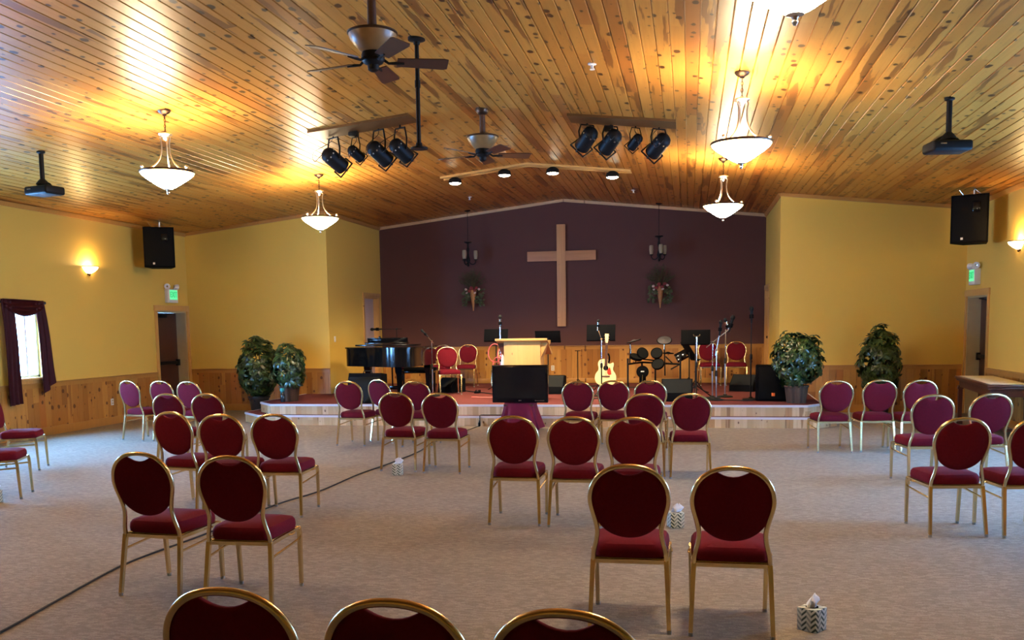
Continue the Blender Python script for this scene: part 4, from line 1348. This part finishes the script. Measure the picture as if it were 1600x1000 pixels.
# ------------------------------------------------------------------ monitors and speakers on the stage
def wedge(name, label, x, y, w, h, d, rz=0, face='grille', grp='floor monitors', flip=1):
    t = thing(name, label, 'floor monitor', (x, y, ST), rz, grp)
    pf = [(-d/2, 0), (d/2, 0), (d/2, h*.35), (d*.22, h), (-d/2, h*.92)] if flip < 0 else [(d/2, 0), (-d/2, 0), (-d/2, h*.35), (-d*.12, h), (d/2, h*.92)]
    MB().prism([(u, max(v, .004)) for u, v in pf], -w/2, w/2, lambda u, v, w_: (w_, u, v)).build('cabinet', 'black', t)
    s = flip*-1
    a, b = (Vector((0, pf[2][0], pf[2][1])), Vector((0, pf[3][0], pf[3][1])))
    n = Vector((0, -(b.z-a.z), (b.y-a.y))).normalized()
    if n.y*(-1 if flip > 0 else 1) < 0: n = -n
    g = [a.lerp(b, .06), a.lerp(b, .94)]; vs = []
    for p in g:
        for x_ in (-w/2 + .02, w/2 - .02): vs.append(p + n*.006 + Vector((x_, 0, 0)))
    for p in g:
        for x_ in (-w/2 + .02, w/2 - .02): vs.append(p - n*.01 + Vector((x_, 0, 0)))
    MB().add(vs, [(0, 1, 3, 2), (4, 5, 7, 6), (0, 1, 5, 4), (2, 3, 7, 6), (0, 2, 6, 4), (1, 3, 7, 5)]).build('grille', face, t)
    hd = MB()
    for q in (-1, 1): hd.box((q*w/2, 0, h*.5), (.012, .12, .05), .004)
    hd.build('handle', 'black_metal', t)
    return t


t = thing('amplifier', 'big charcoal-faced amplifier standing in front of the grand piano', 'amplifier', (at(574, 600, 15.42).x, 15.42, ST))
MB().prism([(-.17, .0), (.20, .0), (.20, .50), (-.10, .53), (-.17, .36)], -.30, .30, lambda u, v, w: (w, u, max(v, .004))).build('cabinet', 'black', t)
MB().add([(-.285, -.1745, .02), (.285, -.1745, .02), (.285, -.1745, .355), (-.285, -.1745, .355), (-.285, -.105, .515), (.285, -.105, .515), (-.285, -.16, .02), (.285, -.16, .02), (.285, -.09, .515), (-.285, -.09, .515)], [(0, 1, 2, 3), (3, 2, 5, 4), (6, 7, 8, 9), (0, 6, 9, 4), (1, 7, 8, 5)]).build('grille', 'grille', t)
MB().tube([(-.08, .04, .52), (-.07, .04, .56), (.07, .04, .56), (.08, .04, .52)], .012, 6).build('handle', 'black_metal', t)
MB().box((-.05, -.18, .07), (.05, .012, .03), .003).build('badge', 'berry', t)
wedge('floor_monitor', 'small black wedge monitor beneath the brightly lit red chair', at(704, 600, 17.95).x, 18.0, .40, .30, .42, R(-28), 'grille')
wedge('floor_monitor', 'black wedge monitor half hidden behind the television, next to the lectern', at(862, 600, 17.6).x, 17.6, .52, .36, .42)
wedge('floor_monitor', 'wide black wedge monitor at the stage edge in front of the drum kit', at(1058, 610, 15.9).x, 15.9, .52, .38, .42)
wedge('floor_monitor', 'grey wedge monitor lying behind the tall black microphone stand', at(1166, 600, 18.3).x, 18.3, .50, .32, .44, R(-30), 'grille')
t = thing('floor_speaker', 'black floor speaker with an orange badge beside the basket plant on the stage', 'loudspeaker', (at(1210, 600, 16.0).x, 16.0, ST), R(-4))
MB().box2((-.31, -.20, .004), (.31, .20, .60), .02).build('cabinet', 'black', t)
MB().box2((-.26, -.212, .04), (.30, -.198, .565), .008).build('grille', 'grille_black', t)
MB().box((-.02, -.215, .115), (.055, .008, .055), .002).build('badge', 'orange', t)
for s in (-1, 1): MB().box((s*.305, 0, .33), (.02, .14, .06), .006).build('handle', 'black_metal', t)
t = thing('effects_pedal', 'small dark foot pedal on the lit stage floor between chair and television', 'foot pedal', (at(746, 612, 17.7).x, 17.7, ST))
MB().prism([(-.07, .002), (.07, .002), (.07, .06), (-.07, .03)], -.05, .05, lambda u, v, w: (w, u, v)).build('case', 'black', t)
MB().cyl((0, 0, .04), (0, 0, .062), .014, n=10).build('foot_switch', 'chrome', t)

# ------------------------------------------------------------------ electronic drum kit
DY = 19.55
t = thing('drum_kit', 'black electronic drum kit on a tubular rack against the stage wainscot', 'drum kit', (at(1024, 600, DY).x, DY, ST))
O = Vector((at(1024, 600, DY).x, DY, ST))
def D(px, py, dy=0): return at(px, py, DY + dy) - O
rk = MB()
for px, py0, dy in ((981, 560, -.25), (1063, 553, -.25), (1003, 566, .15), (1024, 558, .1)):
    p = D(px, py0, dy); rk.cyl((p.x, p.y, 0), tuple(p), .020, n=8)
    rk.tube([(p.x, p.y - .22, .020), (p.x, p.y + .22, .020)], .018, 6)
pl = [D(981, 569, -.25), D(1003, 566, .15), D(1040, 568, .1), D(1063, 569, -.25)]
for a, b in zip(pl[:-1], pl[1:]): rk.cyl(tuple(a), tuple(b), .020, n=8)
rk.cyl(tuple(D(1003, 561, .1)), tuple(D(1030, 564, .1)), .016, n=8)
for a, b in (((984, 567), (985, 536)), ((1039, 587), (1038, 531)), ((1040, 557), (1052, 569)), ((1063, 569), (1048, 577))): rk.cyl(tuple(D(*a)), tuple(D(*b)), .014, n=8)
rk.build('rack', 'black_metal', t)
k = MB(); k.cyl(tuple(D(986, 556)), tuple(D(985, 538)), .016, n=8); k.cyl(tuple(D(1038, 548)), tuple(D(1038, 533)), .014, n=8); k.build('cymbal_post', 'chrome', t)
for px, py, r, dirv, dy in ((1004, 552, .13, (.5, -.75, .45), -.1), (1026, 552, .125, (-.1, -.85, .5), -.1), (994, 558, .14, (.25, -.35, .9), -.15), (1028, 569, .135, (-.2, -.75, .6), -.2)):
    p = D(px, py, dy); Q = aim(dirv)
    pad = MB().lathe([(0, -.045), (r*.6, -.045), (r*.95, -.03), (r, 0), (r, .022), (r*.93, .026), (r*.90, .016), (0, .016)], 22, c=p, rot=Q).build('drum_pad', 'black', t)
    MB().lathe([(0, .019), (r*.88, .019), (r*.88, .0165), (0, .0165)], 22, c=p, rot=Q).build('mesh_head', 'grille', pad)
    MB().cyl(p + Q @ Vector((0, 0, -.04)), p + Q @ Vector((0, 0, -.04)) + Vector((0, .08, -.10)), .012, n=6).build('pad_arm', 'chrome', pad)
for px, py, r, dirv in ((990, 532, .155, (-.25, -.05, .95)), (1038, 531, .155, (0, -.55, .82)), (1044, 551, .12, (.05, -.05, 1))):
    p = D(px, py); Q = aim(dirv)
    cy = MB().lathe([(0, .02), (.03, .016), (.045, .004), (r*.95, -.008), (r, -.012), (r*.97, -.02), (.04, -.012), (0, -.01)], 24, c=p, rot=Q).build('cymbal_pad', 'grey_rim' if r > .13 else 'black', t)
    MB().lathe([(r*.92, -.004), (r, -.009), (r*1.02, -.015), (r*.96, -.022)], 24, c=p, rot=Q).build('edge_band', 'black', cy)
p = D(1065, 556, -.1); MB().box(p, (.26, .10, .18), .012, rot=Matrix.Rotation(R(-28), 3, 'Y') @ Matrix.Rotation(R(-25), 3, 'X')).build('sound_module', 'black_gloss', t)
p = D(1004, 581, -.2)
kp = MB().lathe([(0, -.03), (.115, -.03), (.13, -.01), (.13, .02), (.11, .03), (0, .03)], 20, c=p, rot=aim((0, -1, .1)))
kp.box((p.x, p.y + .03, p.z*.5), (.14, .05, p.z), .01); kpo = kp.build('kick_pad', 'black', t)
MB().box((p.x, p.y - .034, p.z + .01), (.07, .006, .022), .002, rot=Matrix.Rotation(R(6), 3, 'X')).build('badge', 'white_plastic', kpo)
m = MB().box((p.x, p.y - .26, .02), (.10, .30, .02), .004); m.tube([(p.x, p.y - .12, .02), (p.x, p.y - .10, .20), (p.x, p.y - .05, .26)], .007, 6); m.build('kick_pedal', 'chrome', t)

# ------------------------------------------------------------------ plants
def plant(name, label, loc, pot, rx, rz_, zc_, n, seed, zlow=None):
    rnd = random.Random(seed); t = thing(name, label, 'potted plant', loc)
    if pot == 'basket':
        b = MB().lathe([(0, .0), (.150, .0), (.155, .02), (.185, .25), (.198, .26), (.198, .285), (.178, .285), (.17, .26), (0, .24)], 36)
        b.build('basket', 'basket', t)
    else:
        b = MB().lathe([(0, 0), (.14, 0), (.145, .01), (.19, .34), (.21, .35), (.21, .385), (.185, .385), (.175, .35), (0, .33)], 28); b.build('pot', 'dark_pot', t)
    s = MB()
    for i in range(9):
        a = rnd.uniform(0, 2*PI); r = rnd.uniform(.3, .75)
        s.tube(smooth_path([(.04*math.cos(a), .04*math.sin(a), .2), (.3*rx*math.cos(a), .3*rx*math.sin(a), zc_*.75), (r*rx*math.cos(a), r*rx*math.sin(a), zc_ + rz_*rnd.uniform(-.2, .6))], 4), .010, 5)
    s.build('stems', 'stem', t)
    f = MB(); zl = zlow if zlow is not None else -1
    for i in range(n):
        while True:
            d = Vector((rnd.gauss(0, 1), rnd.gauss(0, 1), rnd.gauss(0, 1))).normalized()
            if d.z > zl: break
        q = rnd.uniform(.62, 1.0)**.5 * (1 + .07*math.sin(5*d.x + seed) * math.sin(6*d.z + 2*seed)) * rnd.uniform(.92, 1.10)
        c = Vector((d.x*rx*q, d.y*rx*q, zc_ + d.z*rz_*q))
        ax = (d + Vector((rnd.uniform(-.5, .5), rnd.uniform(-.5, .5), rnd.uniform(-.1, .8)))).normalized()
        Q = aim(ax); L0 = rnd.uniform(.095, .15); ph = rnd.uniform(0, 6)
        for k in range(7):
            a = ph + 2*PI*k/7; L = L0*rnd.uniform(.75, 1.1)
            e = Q @ Vector((math.cos(a), math.sin(a), rnd.uniform(-.35, .15))); up = Q @ Vector((0, 0, 1)); sd = e.cross(up).normalized()
            w = L*.20; tip = c + e*L - up*L*.22
            m1 = c + e*L*.35; m2 = c + e*L*.70 - up*L*.06
            f.add([c, m1 + sd*w + up*.006, m2 + sd*w*.9 + up*.004, tip, m2 - sd*w*.9 + up*.004, m1 - sd*w + up*.006, m1, m2], [(0, 6, 1), (6, 7, 2, 1), (7, 3, 2), (0, 5, 6), (5, 4, 7, 6), (4, 3, 7)])
    f.build('foliage', 'leaf', t, 180)
    return t


plant('potted_shrub', 'bushy green plant in a twig basket on the stage corner beside the floor speaker', (at(1245, 600, 15.5).x, 15.55, ST), 'basket', .40, .47, .70, 190, 11)
plant('potted_shrub', 'bushy green plant in a twig basket on the stage corner by the piano', (at(451, 600, 15.75).x, 15.78, ST), 'basket', .31, .44, .62, 150, 12)
plant('potted_shrub', 'bushy green plant in a dark pot on the floor behind the window-side basket plant', (-8.20, 16.50, 0), 'pot', .39, .60, .92, 210, 13)
plant('potted_shrub', 'tall green plant on the floor against the wainscot behind three chairs', (at(1375, 600, 16.9).x, 16.95, 0), 'pot', .35, .62, .93, 210, 14)

t = thing('spray_bottle', 'small spray bottle with a teal head at the stage edge beside the basket plant', 'spray bottle', (at(437.5, 628, 15.42).x + .02, 15.50, ST + .004))
MB().lathe([(0, 0), (.038, 0), (.042, .01), (.042, .11), (.03, .15), (.014, .17), (.014, .19), (0, .19)], 16).build('bottle', 'clear', t)
m = MB().box((0, -.012, .225), (.05, .09, .055), .012); m.cyl((0, 0, .185), (0, 0, .205), .02, n=12); m.tube([(0, -.05, .21), (0, -.055, .16)], .007, 5); m.build('trigger_head', 'teal', t)

# ------------------------------------------------------------------ communion table
t = thing('communion_table', 'dark wooden table with turned-out legs against the wall under the sconce', 'table', (4.355, 14.53, 0), R(-4.7))
tx_, ty_ = .29, 1.15
MB().box2((-tx_, -ty_, .735), (tx_, ty_, .77), .010).build('table_top', 'mahogany', t)
MB().box2((-tx_ + .02, -ty_ + .02, .70), (tx_ - .02, ty_ - .02, .736), .008).build('moulding', 'mahogany', t)
MB().box2((-tx_ + .06, -ty_ + .06, .60), (tx_ - .06, ty_ - .06, .702)).build('apron', 'mahogany', t)
for sx in (-1, 1):
    for sy in (-1, 1):
        x, y = sx*(tx_ - .075), sy*(ty_ - .08)
        l = MB().tube([(x, y, .62), (x, y, .60), (x, y, .06)], [.055, .045, .040], square=True); l.box((x, y, .03), (.085, .085, .06), .006); l.box((x, y, .58), (.085, .085, .03), .006); l.build('leg', 'mahogany', t)
MB().box2((-.06, -ty_ + .10, .12), (.06, ty_ - .10, .17), .004).build('stretcher', 'mahogany', t)
m = cloth_grid(lambda u, v: Vector((0, 0, 0)), 1, 1)
mb = MB().box2((-.235, -1.04, 0), (.235, 1.04, .004), .0015)
for i in range(20): mb.ball((-.23 if i % 2 else .23, -.95 + i*.1, .002), (.02, .03, .002), 6)
o = mb.build('lace_runner', 'runner'); o.location = (4.355, 14.53, .7705); o.rotation_euler = (0, 0, R(-4.7)); tag(o, 'cream lace runner lying on the dark wooden table', 'table runner')

# ------------------------------------------------------------------ tissue boxes
def tissue(label, x, y, rz, s=1.0):
    t = thing('tissue_box', label, 'tissue box', (x, y, 0), rz, 'printed tissue boxes on the carpet')
    b = MB().box((0, 0, .062*s), (.112*s, .112*s, .124*s), .003).build('carton', 'tissue_box', t)
    MB().lathe([(0, .1248*s), (.034*s, .1248*s), (.034*s, .1235*s)], 18).build('slot', 'black', t)
    rnd = random.Random(int(x*100)); vs = []; n = 14
    for j, (r, z) in enumerate(((.030, .120), (.034, .138), (.040, .155), (.030, .170), (.010, .186))):
        for k in range(n):
            a = 2*PI*k/n; q = r*(1 + .35*math.sin(3*a + j)) * s
            vs.append((q*math.cos(a)*1.1 + .006*j*s, q*math.sin(a)*.55, (z + .010*math.sin(2*a + .5)*(j > 1))*s))
    fs = [(j*n+k, j*n+(k+1) % n, (j+1)*n+(k+1) % n, (j+1)*n+k) for j in range(4) for k in range(n)] + [tuple(4*n + k for k in range(n))]
    MB().add(vs, fs).build('tissue', 'tissue', t, 60)
    return t


tissue('printed tissue box on the open carpet beside the nearest large chair, closest of all', .655, 5.03, R(52))
tissue('printed tissue box standing between the two large near chairs', -.105, 7.50, R(18))
tissue('bluish printed tissue box on the carpet below the chairs before the piano', -3.245, 9.86, R(14))
tissue('printed tissue box half out of view on the carpet below the two side chairs', -6.72, 7.78, R(70))

# ------------------------------------------------------------------ cables
pts = [(-3.70, 3.6), (-3.742, 4.305), (-3.822, 4.826), (-3.936, 5.633), (-3.929, 6.091), (-3.86, 6.811), (-3.838, 7.957), (-3.706, 8.717), (-3.687, 9.779), (-3.60, 10.617), (-3.55, 11.7), (-3.62, 12.657), (-3.52, 13.9), (-3.46, 14.70)]
P3 = [(x, y, .007) for x, y in pts] + [(-3.43, 14.80, .008), (-3.425, 14.835, .05), (-3.43, 14.838, .15), (-3.42, 14.87, .185), (-3.30, 14.95, .182), (-2.95, 14.97, .182)]
tag(MB().tube(smooth_path(P3, 7), .0075, 6).build('floor_cable', 'rubber'), 'thin black cable running along the carpet up to the stage step', 'cable')
t = thing('cable_plug', 'small black cable plug hanging at the front of the stage step', 'plug', (-3.43, 14.80, .03))
MB().cyl((0, 0, -.02), (0, 0, .04), .020, n=10).build('plug_body', 'black', t)
MB().cyl((0, 0, .04), (0, 0, .075), .010, n=8).build('strain_relief', 'rubber', t)


def stage_cable(label, pts):
    tag(MB().tube(smooth_path([(at(px, 600, y).x, y, ST + .010) for px, y in pts], 8), .009, 6).build('stage_cable', 'rubber'), label, 'cable', 'black cables on the stage carpet')


stage_cable('black cable winding over the lit stage carpet behind the television', [(725, 18.3), (742, 17.9), (765, 17.5), (775, 17.2), (800, 17.4), (830, 17.6)])
stage_cable('black cable lying along the base of the drum rack', [(885, 19.3), (905, 19.4), (935, 19.7), (965, 19.3), (985, 19.2), (1010, 19.0), (1040, 18.9)])
stage_cable('black cable trailing between the round microphone bases', [(1045, 17.4), (1075, 16.8), (1100, 16.2), (1125, 16.0), (1150, 15.9), (1175, 15.85), (1190, 16.4)])
stage_cable('black cable curling on the stage behind the chairs below the guitar', [(890, 16.6), (915, 16.1), (935, 16.3), (960, 16.0), (985, 16.4), (1010, 16.2)])
